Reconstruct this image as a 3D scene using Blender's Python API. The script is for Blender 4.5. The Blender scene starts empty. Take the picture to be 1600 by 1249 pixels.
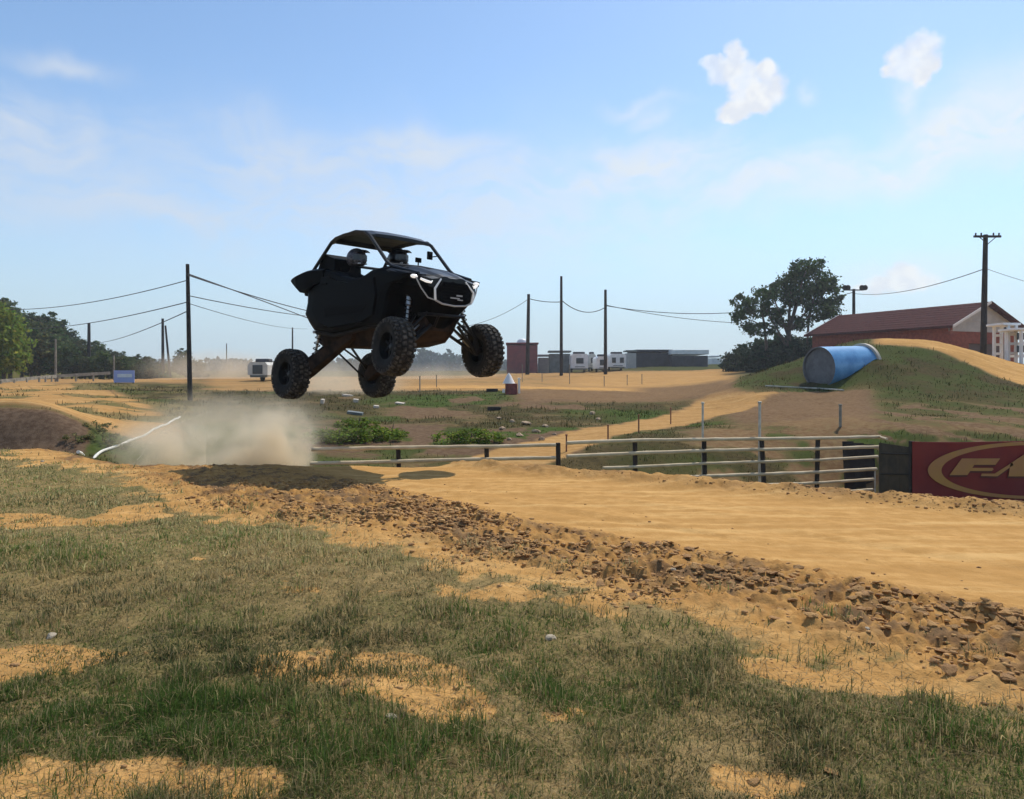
import bpy, bmesh, math, random
import numpy as np
from mathutils import Vector, Matrix, Euler

random.seed(7)
RNG = np.random.default_rng(11)
S = bpy.context.scene
COL = S.collection

# ------------------------------------------------------------------ camera, sky, sun, exposure
F, U0, V0, CAMH = 1155.0, 800.0, 585.0, 1.4
cam_d = bpy.data.cameras.new('camera')
cam = bpy.data.objects.new('camera', cam_d)
COL.objects.link(cam)
cam.location = (0, 0, CAMH)
cam.rotation_euler = (math.radians(90), 0, 0)
cam_d.sensor_width = 36.0
cam_d.lens = 36.0 * F / 1600.0
cam_d.shift_y = -(1249 / 2 - V0) / 1600.0
cam_d.clip_start = 0.05
cam_d.clip_end = 30000
S.camera = cam

SUN_AZ, SUN_EL = math.radians(35), math.radians(54)
sun_d = bpy.data.lights.new('sun', 'SUN')
sun_d.energy = 3.6
sun_d.angle = math.radians(0.53)
sun_d.color = (1.0, 0.95, 0.86)
sun = bpy.data.objects.new('sun', sun_d)
COL.objects.link(sun)
sun.rotation_euler = (math.radians(90) - SUN_EL, 0, math.pi - SUN_AZ)

S.view_settings.view_transform = 'Standard'
S.view_settings.look = 'None'
S.view_settings.exposure = 0.12
S.view_settings.gamma = 1.0
S.view_settings.use_curve_mapping = False
S.cycles.use_denoising = True
S.cycles.volume_step_rate = 2.0
S.cycles.volume_max_steps = 256
S.cycles.volume_bounces = 4
S.cycles.max_bounces = 8
S.cycles.transparent_max_bounces = 16


class NT:
    """small helper for building node trees"""
    def __init__(self, tree):
        self.t = tree
        self.t.nodes.clear()

    def n(self, typ, ins=None, **props):
        nd = self.t.nodes.new(typ)
        for k, v in props.items():
            setattr(nd, k, v)
        for k, v in (ins or {}).items():
            self.set(nd.inputs[k], v)
        return nd

    def set(self, sock, v):
        if isinstance(v, bpy.types.NodeSocket):
            self.t.links.new(v, sock)
        elif isinstance(v, bpy.types.Node):
            self.t.links.new(v.outputs[0], sock)
        else:
            if sock.type == 'RGBA' and hasattr(v, '__len__') and len(v) == 3:
                v = (*v, 1)
            sock.default_value = v

    def m(self, op, a, b=0.0, c=None, clamp=False):
        nd = self.t.nodes.new('ShaderNodeMath')
        nd.operation = op
        nd.use_clamp = clamp
        self.set(nd.inputs[0], a)
        self.set(nd.inputs[1], b)
        if c is not None:
            self.set(nd.inputs[2], c)
        return nd.outputs[0]

    def mix(self, f, a, b, mode='MIX'):
        nd = self.t.nodes.new('ShaderNodeMix')
        nd.data_type = 'RGBA'
        nd.blend_type = mode
        self.set(nd.inputs['Factor'], f)
        self.set(nd.inputs[6], a)
        self.set(nd.inputs[7], b)
        return nd.outputs[2]

    def noise(self, vec, scale, detail=3.0, rough=0.55, dist=0.0):
        nd = self.n('ShaderNodeTexNoise', {'Scale': scale, 'Detail': detail, 'Roughness': rough, 'Distortion': dist})
        if vec is not None:
            self.set(nd.inputs['Vector'], vec)
        return nd.outputs[0]

    def ramp(self, v, a, b, smooth=True):
        nd = self.n('ShaderNodeMapRange', {'Value': v, 'From Min': a, 'From Max': b})
        nd.interpolation_type = 'SMOOTHSTEP' if smooth else 'LINEAR'
        return nd.outputs[0]


def uv2ang(u, v):
    az = math.atan((u - U0) / F)
    el = math.atan((V0 - v) / F * math.cos(az))
    return az, el


def build_world():
    w = bpy.data.worlds.new('World')
    S.world = w
    w.use_nodes = True
    T = NT(w.node_tree)
    sky = T.n('ShaderNodeTexSky', sky_type='NISHITA', sun_disc=False, sun_elevation=SUN_EL,
              sun_rotation=SUN_AZ, altitude=200.0, air_density=1.0, dust_density=0.55, ozone_density=1.6)
    skyc = T.mix(1.0, sky.outputs[0], (0.96, 1.055, 1.09), 'MULTIPLY')
    tc = T.n('ShaderNodeTexCoord')
    sep = T.n('ShaderNodeSeparateXYZ', {0: tc.outputs['Generated']})
    x, y, z = sep.outputs
    az = T.m('ARCTAN2', x, y)
    el = T.m('ARCSINE', z)
    ae = T.n('ShaderNodeCombineXYZ', {0: az, 1: el, 2: 0.0}).outputs[0]
    # domain warp
    wn = T.n('ShaderNodeTexNoise', {'Vector': ae, 'Scale': 9.0, 'Detail': 4.0})
    off = T.n('ShaderNodeVectorMath', {0: wn.outputs[1], 1: (0.5, 0.5, 0.5)}, operation='SUBTRACT')
    offs = T.n('ShaderNodeVectorMath', {0: off, 3: 0.09}, operation='SCALE')
    ws = T.n('ShaderNodeVectorMath', {0: ae, 1: offs}, operation='ADD').outputs[0]
    wsep = T.n('ShaderNodeSeparateXYZ', {0: ws})
    waz, wel = wsep.outputs[0], wsep.outputs[1]

    def blob(u, v, ru, rv, rot=0.0, a=waz, e=wel):
        a0, e0 = uv2ang(u, v)
        da = T.m('SUBTRACT', a, a0)
        de = T.m('SUBTRACT', e, e0)
        c, s = math.cos(rot), math.sin(rot)
        p = T.m('ADD', T.m('MULTIPLY', da, c), T.m('MULTIPLY', de, s))
        q = T.m('SUBTRACT', T.m('MULTIPLY', de, c), T.m('MULTIPLY', da, s))
        p = T.m('DIVIDE', p, ru / F)
        q = T.m('DIVIDE', q, rv / F)
        return T.m('ADD', T.m('MULTIPLY', p, p), T.m('MULTIPLY', q, q))   # squared normalised radius

    def gauss(*k, amp=1.0):
        return T.m('MULTIPLY', T.m('POWER', 2.71828, T.m('MULTIPLY', blob(*k), -1.0)), amp)
    # thin cloud veil
    veil = None
    for k, amp in (((20, 185, 130, 38), 1.0), ((50, 222, 120, 36), .95), ((105, 94, 66, 14), .75), ((640, 235, 170, 36, .05), 1.0), ((480, 250, 260, 42, .05), .85), ((300, 330, 300, 30), .85), ((180, 312, 90, 9), .9), ((400, 350, 120, 12), .8),
                   ((860, 250, 90, 30), 1.0), ((1010, 245, 150, 34), 1.0), ((930, 280, 260, 30), .95), ((1450, 225, 230, 36, .28), 1.1), ((1210, 285, 230, 30, .14), .95), ((1620, 165, 150, 52, .15), 1.1), ((1430, 150, 26, 50), .8),
                   ((640, 320, 480, 95), .85), ((150, 290, 330, 60), .7), ((420, 230, 240, 40), .8), ((1000, 162, 52, 11), .6), ((1020, 182, 30, 14), .7), ((1270, 140, 14, 10), .6), ((1420, 432, 95, 30), .55)):
        g = gauss(*k, amp=amp)
        veil = g if veil is None else T.m('MAXIMUM', veil, g)
    str_v = T.n('ShaderNodeMapping', {'Vector': ws, 'Scale': (3.6, 9.0, 1.0), 'Rotation': (0, 0, 0.10)})
    n1 = T.noise(str_v.outputs[0], 2.2, 6.0, 0.58, 0.6)
    n2 = T.noise(str_v.outputs[0], 7.0, 5.0, 0.6, 0.3)
    wisp = T.m('ADD', T.m('MULTIPLY', n1, 0.75), T.m('MULTIPLY', n2, 0.25))
    wisp = T.ramp(wisp, 0.34, 0.58)
    front = T.ramp(T.m('ABSOLUTE', az), 0.62, 0.85)          # past the clouds in view the same veil goes on at random
    rnd = T.m('MULTIPLY', T.ramp(n1, 0.48, 0.72), 0.6)
    rnd = T.m('MULTIPLY', rnd, front)
    veil = T.m('ADD', T.m('MULTIPLY', veil, T.m('ADD', T.m('MULTIPLY', wisp, 0.62), 0.38)), rnd, clamp=True)
    veil = T.m('MULTIPLY', veil, 0.92)
    # cumulus heads: unions of puffs with a ragged edge
    en = T.n('ShaderNodeTexNoise', {'Vector': ae, 'Scale': 44.0, 'Detail': 7.0, 'Roughness': .62})
    eo = T.n('ShaderNodeVectorMath', {0: en.outputs[1], 1: (0.5, 0.5, 0.5)}, operation='SUBTRACT')
    eos = T.n('ShaderNodeVectorMath', {0: eo, 3: 0.022}, operation='SCALE')
    es = T.n('ShaderNodeSeparateXYZ', {0: T.n('ShaderNodeVectorMath', {0: ae, 1: eos}, operation='ADD').outputs[0]})
    ea, ee = es.outputs[0], es.outputs[1]
    cum = None
    puffs = [(1148, 92, 18, 24), (1112, 98, 18, 11), (1132, 112, 26, 18), (1160, 122, 30, 24), (1197, 112, 18, 17), (1205, 142, 25, 25),
             (1175, 150, 34, 26), (1150, 172, 28, 18), (1138, 182, 18, 9), (1187, 165, 22, 14),
             (1440, 72, 23, 19), (1450, 96, 17, 18), (1410, 92, 22, 19), (1395, 112, 16, 10), (1428, 108, 30, 16), (1440, 120, 14, 14)]
    soft = [(1412, 427, 26, 17), (1400, 444, 44, 14), (1432, 441, 30, 13), (1362, 452, 30, 9)]
    for p in puffs:
        v = T.m('SUBTRACT', 1.0, blob(*p, 0.0, ea, ee))
        cum = v if cum is None else T.m('SMOOTH_MAX', cum, v, 0.25)
    cm = T.ramp(cum, -0.35, 0.70)
    sc = None
    for p in soft:
        v = T.m('SUBTRACT', 1.0, blob(*p, 0.0, ea, ee))
        sc = v if sc is None else T.m('SMOOTH_MAX', sc, v, 0.4)
    cm2 = T.m('MULTIPLY', T.ramp(sc, -0.5, 0.9), 0.8)
    cm = T.m('MAXIMUM', T.m('MULTIPLY', cm, 0.96), cm2)
    puffn = T.noise(ae, 38.0, 4.0, 0.55)
    cm = T.m('MULTIPLY', cm, T.m('ADD', 0.72, T.m('MULTIPLY', T.ramp(T.noise(ae, 17.0, 3.0, 0.5), .35, .6), 0.28)))
    cumc = T.mix(T.ramp(puffn, 0.38, 0.60), (0.82, 0.86, 0.93), (0.95, 0.97, 0.985))
    veilc = T.mix(T.ramp(az, -0.45, 0.55), (0.70, 0.78, 0.90), (0.88, 0.95, 1.0))       # thin cloud is brighter towards the sun
    bg = T.n('ShaderNodeBackground', {'Color': skyc, 'Strength': 0.142})
    bgv = T.n('ShaderNodeBackground', {'Color': veilc, 'Strength': 0.87})
    bgc = T.n('ShaderNodeBackground', {'Color': cumc, 'Strength': 0.90})
    low = T.m('MULTIPLY', T.ramp(el, 0.26, 0.01), 0.86)          # pale band of summer haze all round the horizon
    bgh = T.n('ShaderNodeBackground', {'Color': (0.53, 0.675, 0.80), 'Strength': 0.90})
    m0 = T.n('ShaderNodeMixShader', {0: low, 1: bg.outputs[0], 2: bgh.outputs[0]})
    bg = m0
    m1 = T.n('ShaderNodeMixShader', {0: veil, 1: bg.outputs[0], 2: bgv.outputs[0]})
    m2 = T.n('ShaderNodeMixShader', {0: cm, 1: m1.outputs[0], 2: bgc.outputs[0]})
    T.n('ShaderNodeOutputWorld', {0: m2.outputs[0]})


build_world()

# ------------------------------------------------------------------ numeric noise
def _hash(ix, iy, seed):
    h = (ix.astype(np.int64) * 374761393 + iy.astype(np.int64) * 668265263 + seed * 974711) & 0xFFFFFFFF
    h = ((h ^ (h >> 13)) * 1274126177) & 0xFFFFFFFF
    h = h ^ (h >> 16)
    return (h & 0xFFFFFF) / float(0xFFFFFF)


def vnoise(x, y, seed=0):
    x = np.asarray(x, float); y = np.asarray(y, float)
    xi, yi = np.floor(x), np.floor(y)
    fx, fy = x - xi, y - yi
    fx = fx * fx * (3 - 2 * fx); fy = fy * fy * (3 - 2 * fy)
    a = _hash(xi, yi, seed); b = _hash(xi + 1, yi, seed)
    c = _hash(xi, yi + 1, seed); d = _hash(xi + 1, yi + 1, seed)
    return (a * (1 - fx) + b * fx) * (1 - fy) + (c * (1 - fx) + d * fx) * fy


def fbm(x, y, octv=4, seed=0, gain=0.5):
    s = 0.0; a = 1.0; t = 0.0
    for k in range(octv):
        s = s + a * vnoise(x * 2 ** k + 17.3 * k, y * 2 ** k - 9.1 * k, seed + k)
        t += a; a *= gain
    return s / t


def sst(x, a, b):
    t = np.clip((x - a) / (b - a), 0, 1)
    return t * t * (3 - 2 * t)


# ------------------------------------------------------------------ terrain
def world(u, v, d):
    return ((u - U0) / F * d, d, CAMH - (v - V0) / F * d)


CTRL = []                      # surveyed ground points: (bearing, depth, height)
def cp(u, d, z=None, v=None):
    if z is None:
        z = CAMH - (v - V0) / F * d
    CTRL.append((u, d, z))
for a in ((-300, 11.5, 0), (0, 11.5, .02), (150, 11.5, .0), (300, 13, -.75), (450, 13, -.7), (600, 13, -.7), (760, 13, -.75), (900, 12.5, -1.0), (1200, 13, -1.15), (1370, 15.4, -1.45), (1370, 16.4, -1.35), (1280, 15.8, -1.35), (1200, 15.4, -1.2), (1000, 14.6, -1.1), (1500, 11, -1.0),
          (1500, 13, -.95), (1800, 11, -1.0), (1800, 13, -.95), (2100, 12, -1), (-300, 13.5, .0), (0, 13.5, -.1), (100, 14, -.13), (190, 14, -.35)):
    cp(*a)
for u, v, d in ((-300, 700, 16.2), (0, 712, 16.2), (100, 708, 16.2), (-300, 655, 17.0), (0, 657, 16.9), (90, 657, 17.0), (180, 695, 17), (200, 655, 22),
                (0, 640, 24), (0, 622, 31), (0, 606, 45), (0, 598, 58), (-300, 598, 58), (-300, 622, 31), (150, 630, 27), (150, 615, 36), (150, 600, 52), (150, 594, 70), (0, 594, 72),
                (0, 590, 95), (200, 588, 110), (230, 645, 26), (240, 690, 18), (300, 626, 33), (300, 690, 18), (300, 612, 41), (330, 600, 55), (330, 592, 75),
                (400, 700, 17.2), (400, 655, 24), (400, 624, 34), (400, 604, 50), (400, 592, 75), (420, 588, 110),
                (480, 705, 17), (640, 715, 16.5), (480, 650, 26), (480, 620, 36), (480, 606, 46), (640, 690, 19), (640, 655, 26), (640, 630, 33), (640, 614, 39), (640, 607, 46), (640, 597, 62), (640, 590, 90),
                (800, 700, 17.5), (800, 660, 24), (800, 630, 32), (800, 613, 39), (800, 607, 46), (800, 597, 62), (800, 586, 90),
                (880, 692, 18.5), (940, 670, 21.5), (1000, 662, 24), (1050, 652, 26.5), (1140, 638, 30), (940, 630, 32), (1000, 625, 37), (900, 606, 50), (1000, 612, 45), (1130, 612, 44),
                (1000, 603, 62), (1000, 583, 85), (1060, 573, 112), (900, 596, 68), (900, 584, 92), (900, 578, 125), (1100, 590, 72), (1130, 577, 100), (1130, 571, 130),
                (1000, 700, 17), (1100, 700, 17), (1100, 665, 22), (1200, 682, 18.5), (1200, 642, 24), (1200, 615, 31), (1300, 612, 32.6), (1300, 650, 22), (1300, 682, 18), (1370, 682, 18),
                (1400, 690, 17), (1500, 690, 16.8), (1600, 690, 16.8), (1800, 690, 16.8), (1400, 600, 30), (1400, 562, 35), (1400, 531, 39.5), (1460, 533, 39.5), (1500, 545, 38.5), (1500, 600, 31), (1500, 650, 22),
                (1600, 640, 24), (1600, 612, 30), (1600, 588, 36.5), (1800, 640, 24), (1800, 625, 34), (2100, 640, 24), (2100, 630, 36), (1400, 640, 24),
                (1180, 604, 33), (1180, 588, 38), (1240, 566, 43), (1255, 600, 34.5), (1320, 537, 43), (1375, 530, 39.5), (1140, 604, 36), (1140, 592, 44), (1290, 552, 44), (1345, 578, 33.6), (1368, 560, 34.0), (1318, 597, 33.2), (1390, 548, 36)):
    cp(u, d, v=v)
for u, d, z in ((1400, 50, 2.0), (1500, 50, 1.9), (1600, 48, 1.8), (1800, 50, 1.6), (1330, 56, 2.3), (1250, 60, 2.3), (1180, 60, 1.4), (1400, 70, 2.0), (1600, 70, 2.0), (2000, 70, 1.8), (1250, 90, 2.4),
                (1500, 120, 2.6), (2000, 120, 2.4), (-400, 60, .5), (-400, 110, 1.6), (100, 140, 2.2), (500, 150, 1.3), (700, 160, 1.7), (1000, 170, 3.0), (-400, 170, 3.0)):
    cp(u, d, z)
for u in range(-400, 2101, 250):
    cp(u, 240, 2.4); cp(u, 420, 2.6)
CT = np.array(CTRL)


def _key(u, d):
    return np.stack([np.clip(u, -480, 2150) / 260.0, np.log(np.clip(d, 11.0, 420)) * 3.6], -1)


def _tps(P, z, lam=0.012):
    n = len(P)
    d2 = ((P[:, None] - P[None]) ** 2).sum(-1)
    K = 0.5 * d2 * np.log(d2 + 1e-9)
    A = np.zeros((n + 3, n + 3))
    A[:n, :n] = K + lam * np.eye(n)
    A[:n, n] = 1; A[:n, n + 1:] = P
    A[n, :n] = 1; A[n + 1:, :n] = P.T
    return np.linalg.solve(A, np.concatenate([z, np.zeros(3)]))


CK = _key(CT[:, 0], CT[:, 1])
CW = _tps(CK, CT[:, 2])


def z_far(u, d):
    q = _key(u, d)
    out = np.empty(q.shape[0])
    for i in range(0, len(q), 20000):
        b = q[i:i + 20000]
        d2 = ((b[:, None] - CK[None]) ** 2).sum(-1)
        out[i:i + 20000] = (0.5 * d2 * np.log(d2 + 1e-9)) @ CW[:-3] + CW[-3] + b @ CW[-2:]
    return out


NX, NY, TX, TY = .678, .735, .735, -.678       # across the near track / along it


def layout(x, y):
    s = NX * x + NY * y                          # distance across the near track
    t = TX * x + TY * y
    wob = (vnoise(t * .9, t * 0, 3) - .5) * .35 + (vnoise(t * 3.1, t * 0, 4) - .5) * .16
    sfar = 8.35 + .17 * np.clip(x, 0, 6) + wob * .6
    uu = U0 + F * x / np.maximum(y, .1)
    yc = 11.3 + 2.2 * sst(-uu, -190, -40) + (vnoise(x * 1.3, x * 0, 6) - .5) * .25
    e = np.maximum(s - sfar, y - yc)
    e = np.where(y < .2, np.minimum(e, s - sfar), e)
    s_g = 3.8 + wob + .25 * (fbm(x * 2.2, y * 2.2, 3, 21) - .5) * 2
    s_c = 5.2 + .7 * sst(-x, -.3, 2.5) + wob * .5
    return s, t, sfar, e, s_g, s_c, uu


def height(x, y, micro=True):
    x = np.atleast_1d(np.asarray(x, float)); y = np.atleast_1d(np.asarray(y, float))
    s, t, sfar, e, s_g, s_c, uu = layout(x, y)
    near = np.zeros_like(x)
    if micro:
        clod = sst(s, s_g - .25, s_g + .35) * (1 - sst(s, s_c - .2, s_c + .35))
        edge = np.exp(-((s - sfar + .25) / .3) ** 2)
        smooth = sst(s, s_c - .1, s_c + .4) * (1 - sst(s, sfar - .6, sfar - .2))
        r1 = np.abs(fbm(x * 2.6, y * 2.6, 4, 31, .62) - .5) * 2
        near += clod * (1 - .55 * sst(y, 8.5, 10.5)) * (.03 + .12 * (fbm(x * 4.2, y * 4.2, 4, 33, .7) - .5) + .10 * (r1 - .3) * sst(fbm(x * 1.4, y * 1.4, 4, 91), .38, .6) + .11 * (fbm(x * 13, y * 13, 3, 35, .7) - .5))
        near += edge * (.07 + .16 * (fbm(x * 5, y * 5, 3, 37, .65) - .5))
        for s0, wd in ((5.85, .10), (6.35, .12), (7.25, .11), (7.75, .10)):      # tyre tracks pressed into the running surface
            q = s - s0 - .35 * (fbm(t * .16, t * 0 + s0, 2, 45) - .5) * 2
            near += smooth * np.exp(-(q / wd) ** 2) * -.007
        near += smooth * (-.02 + .030 * (fbm(s * 3.4, t * .22, 3, 41) - .5) + .012 * (fbm(s * 13, t * .9, 2, 43) - .5))
        g = 1 - sst(s, s_g - .3, s_g + .2)
        near += g * (.10 * (fbm(x * .8, y * .8, 3, 51) - .5) + .055 * (fbm(x * 3.3, y * 3.3, 3, 53, .6) - .5) + .02 * (fbm(x * 14, y * 14, 2, 55) - .5))
    w = sst(e, 0.0, 1.7)
    z = near * (1 - w)
    k = e > 0
    if k.any():
        zf = z_far(uu[k], y[k])
        yy = y[k]
        if micro:
            bank = (1 - sst(uu[k], 240, 320)) * sst(yy, 18, 21) * (1 - sst(yy, 52, 60))
            zf = zf + bank * .45 * (fbm(x[k] * .22, yy * .30, 3, 67) - .5)
            zf = zf + .10 * (fbm(x[k] * 1.1, yy * 1.1, 4, 61, .55) - .5) * np.clip(yy / 18, .7, 1.6) + .5 * (fbm(x[k] * .11, yy * .11, 3, 63) - .5) * sst(yy, 40, 90)
        z[k] = near[k] * (1 - w[k]) + zf * w[k]
    return z


def hz(x, y):
    return float(height(np.array([x]), np.array([y]))[0])


def hit(u, v, d0=1.6, d1=400):
    """where the line of sight through a surveyed bearing meets the ground"""
    d = np.exp(np.linspace(math.log(d0), math.log(d1), 1500))
    x = (u - U0) / F * d
    zr = CAMH - (v - V0) / F * d
    g = height(x, d)
    k = np.nonzero(zr <= g)[0]
    i = k[0] if len(k) else len(d) - 1
    return float(x[i]), float(d[i]), float(g[i])


# ------------------------------------------------------------------ mesh and object helpers
class MB:
    """collects shapes into one mesh"""
    def __init__(self):
        self.v = []; self.f = []; self.mi = []; self.cur = 0

    def add(self, vs, fs):
        o = len(self.v)
        self.v += [tuple(p) for p in vs]
        self.f += [tuple(i + o for i in f) for f in fs]
        self.mi += [self.cur] * len(fs)
        return self

    def box(self, c, s, rot=None):
        hx, hy, hz_ = s[0] / 2, s[1] / 2, s[2] / 2
        vs = [Vector((a * hx, b * hy, d * hz_)) for a in (-1, 1) for b in (-1, 1) for d in (-1, 1)]
        if rot is not None:
            m = rot if isinstance(rot, Matrix) else Euler(rot).to_matrix()
            vs = [m @ p for p in vs]
        vs = [p + Vector(c) for p in vs]
        return self.add(vs, [(0, 1, 3, 2), (4, 6, 7, 5), (0, 4, 5, 1), (2, 3, 7, 6), (0, 2, 6, 4), (1, 5, 7, 3)])

    def bbox(self, c, s, b=.02, rot=None):
        """box with bevelled edges"""
        bm = bmesh.new()
        bmesh.ops.create_cube(bm, size=1)
        bmesh.ops.scale(bm, vec=s, verts=bm.verts)
        bmesh.ops.bevel(bm, geom=bm.edges[:], offset=b, segments=2, affect='EDGES', profile=.6)
        if rot is not None:
            bmesh.ops.transform(bm, matrix=Euler(rot).to_matrix().to_4x4(), verts=bm.verts)
        bmesh.ops.translate(bm, vec=c, verts=bm.verts)
        return self.bm(bm)

    def bm(self, bm):
        bm.verts.index_update()
        self.add([p.co.copy() for p in bm.verts], [[q.index for q in f.verts] for f in bm.faces])
        bm.free()
        return self

    def tube(self, pts, r, seg=8, caps=True):
        pts = [Vector(p) for p in pts]
        n = len(pts)
        rs = r if hasattr(r, '__len__') else [r] * n
        rings = []
        up = None
        for i, p in enumerate(pts):
            d = (pts[min(i + 1, n - 1)] - pts[max(i - 1, 0)]).normalized()
            if up is None:
                up = Vector((0, 0, 1)) if abs(d.z) < .9 else Vector((1, 0, 0))
            a = d.cross(up).normalized()
            b = a.cross(d).normalized()
            up = b
            rings.append([p + (a * math.cos(q) + b * math.sin(q)) * rs[i] for q in [2 * math.pi * k / seg for k in range(seg)]])
        vs = [p for ring in rings for p in ring]
        fs = []
        for i in range(n - 1):
            for k in range(seg):
                k2 = (k + 1) % seg
                fs.append((i * seg + k, i * seg + k2, (i + 1) * seg + k2, (i + 1) * seg + k))
        if caps:
            fs.append(tuple(range(seg))[::-1])
            fs.append(tuple((n - 1) * seg + k for k in range(seg)))
        return self.add(vs, fs)

    def lathe(self, prof, axis='z', seg=24, c=(0, 0, 0), closed=False):
        vs = []
        for (r, h) in prof:
            for k in range(seg):
                a = 2 * math.pi * k / seg
                p = (r * math.cos(a), r * math.sin(a), h)
                if axis == 'y': p = (p[0], p[2], p[1])
                if axis == 'x': p = (p[2], p[0], p[1])
                vs.append((p[0] + c[0], p[1] + c[1], p[2] + c[2]))
        n = len(prof)
        fs = []
        for i in range(n if closed else n - 1):
            j = (i + 1) % n
            for k in range(seg):
                k2 = (k + 1) % seg
                fs.append((i * seg + k, i * seg + k2, j * seg + k2, j * seg + k))
        return self.add(vs, fs)

    def loft(self, secs, closed=True, caps=True):
        n = len(secs[0]); vs = [p for s in secs for p in s]; fs = []
        for i in range(len(secs) - 1):
            for k in range(n if closed else n - 1):
                k2 = (k + 1) % n
                fs.append((i * n + k, i * n + k2, (i + 1) * n + k2, (i + 1) * n + k))
        if caps and closed:
            fs.append(tuple(range(n))[::-1]); fs.append(tuple((len(secs) - 1) * n + k for k in range(n)))
        return self.add(vs, fs)

    def prism(self, poly, axis, a, b, inset=None):
        """polygon in a plane, given thickness along an axis between a and b; b side may be inset (scaled) about its centre"""
        def put(p, h):
            return {'x': (h, p[0], p[1]), 'y': (p[0], h, p[1]), 'z': (p[0], p[1], h)}[axis]
        c = np.mean(poly, 0)
        pb = poly if inset is None else [tuple(c + (np.array(p) - c) * inset) for p in poly]
        n = len(poly)
        vs = [put(p, a) for p in poly] + [put(p, b) for p in pb]
        fs = [tuple(range(n))[::-1], tuple(range(n, 2 * n))] + [(k, (k + 1) % n, n + (k + 1) % n, n + k) for k in range(n)]
        return self.add(vs, fs)

    def mesh(self, name, smooth=False):
        me = bpy.data.meshes.new(name)
        me.from_pydata([tuple(p) for p in self.v], [], self.f)
        bm = bmesh.new(); bm.from_mesh(me)
        bmesh.ops.recalc_face_normals(bm, faces=bm.faces)
        bm.to_mesh(me); bm.free()
        if smooth:
            me.polygons.foreach_set('use_smooth', [True] * len(me.polygons))
        if any(self.mi):
            me.polygons.foreach_set('material_index', self.mi)
        me.update()
        return me

    def build(self, name, mat, parent=None, smooth=False, loc=None):
        me = self.mesh(name, smooth)
        for m in (mat if isinstance(mat, (list, tuple)) else [mat]):
            me.materials.append(m)
        return link(name, me, parent, loc, smooth)


def link(name, data, parent=None, loc=None, smooth=False):
    o = bpy.data.objects.new(name, data)
    COL.objects.link(o)
    if parent is not None:
        o.parent = parent
    if loc is not None:
        o.location = loc
    if smooth:
        try:
            m = o.modifiers.new('split', 'EDGE_SPLIT'); m.split_angle = math.radians(38)
        except Exception:
            pass
    return o


def tag(o, label=None, cat=None, group=None, kind=None):
    for k, v in (('label', label), ('category', cat), ('group', group), ('kind', kind)):
        if v:
            o[k] = v
    return o


def empty(name, loc=(0, 0, 0), rz=0.0):
    o = bpy.data.objects.new(name, None)
    COL.objects.link(o)
    o.location = loc
    o.rotation_euler = (0, 0, rz)
    o.empty_display_size = .2
    return o


def copy_tree(o, parent=None):
    c = o.copy()
    COL.objects.link(c)
    if parent is not None:
        c.parent = parent
    for ch in [k for k in bpy.data.objects if k.parent == o]:
        copy_tree(ch, c)
    return c


def np_mesh(name, V, Fa, attrs=None, smooth=False):
    """V (n,3); Fa list of (array of shape (m,k))"""
    me = bpy.data.meshes.new(name)
    me.vertices.add(len(V))
    me.vertices.foreach_set('co', np.ascontiguousarray(V, np.float32).ravel())
    loops = np.concatenate([f.ravel() for f in Fa]).astype(np.int32)
    cnt = np.concatenate([np.full(len(f), f.shape[1]) for f in Fa])
    st = np.concatenate([[0], np.cumsum(cnt)[:-1]]).astype(np.int32)
    me.loops.add(len(loops))
    me.loops.foreach_set('vertex_index', loops)
    me.polygons.add(len(cnt))
    me.polygons.foreach_set('loop_start', st)
    try:
        me.polygons.foreach_set('loop_total', cnt.astype(np.int32))
    except Exception:
        pass
    if smooth:
        me.polygons.foreach_set('use_smooth', np.ones(len(cnt), bool))
    for k, a in (attrs or {}).items():
        at = me.attributes.new(k, 'FLOAT_COLOR', 'POINT')
        at.data.foreach_set('color', np.ascontiguousarray(a, np.float32).ravel())
    me.update(calc_edges=True)
    me.validate()
    return me


# ------------------------------------------------------------------ materials
def mat(name, col, rough=.7, metal=0.0, spec=.5, noise=None, col2=None, bump=0.0, bscale=20.0, emit=None, estr=0.0, coat=0.0, rand=0.0, space='Object', thin=0.0):
    m = bpy.data.materials.new(name)
    m.use_nodes = True
    T = NT(m.node_tree)
    tc = T.n('ShaderNodeTexCoord')
    vec = tc.outputs[space]
    c = col
    if noise is not None:
        f = T.ramp(T.noise(vec, noise, 5.0, .6), .35, .65)
        c = T.mix(f, col, col2 or tuple(k * .6 for k in col))
    elif rand:
        c = None
    p = T.n('ShaderNodeBsdfPrincipled', {'Roughness': rough, 'Metallic': metal, 'Specular IOR Level': spec, 'Coat Weight': coat})
    if c is None:
        c = col
    if rand:
        oi = T.n('ShaderNodeObjectInfo')
        hs = T.n('ShaderNodeHueSaturation', {'Value': T.m('ADD', T.m('MULTIPLY', oi.outputs['Random'], rand * 2), 1 - rand), 'Color': (*col, 1) if not isinstance(c, bpy.types.NodeSocket) else c})
        c = hs.outputs[0]
    T.set(p.inputs['Base Color'], c)
    if emit:
        T.set(p.inputs['Emission Color'], emit); p.inputs['Emission Strength'].default_value = estr
    if bump:
        b = T.n('ShaderNodeBump', {'Strength': bump, 'Distance': .02, 'Height': T.noise(vec, bscale, 5.0, .6)})
        T.set(p.inputs['Normal'], b.outputs[0])
    T.n('ShaderNodeOutputMaterial', {0: p.outputs[0]})
    return m


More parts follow.
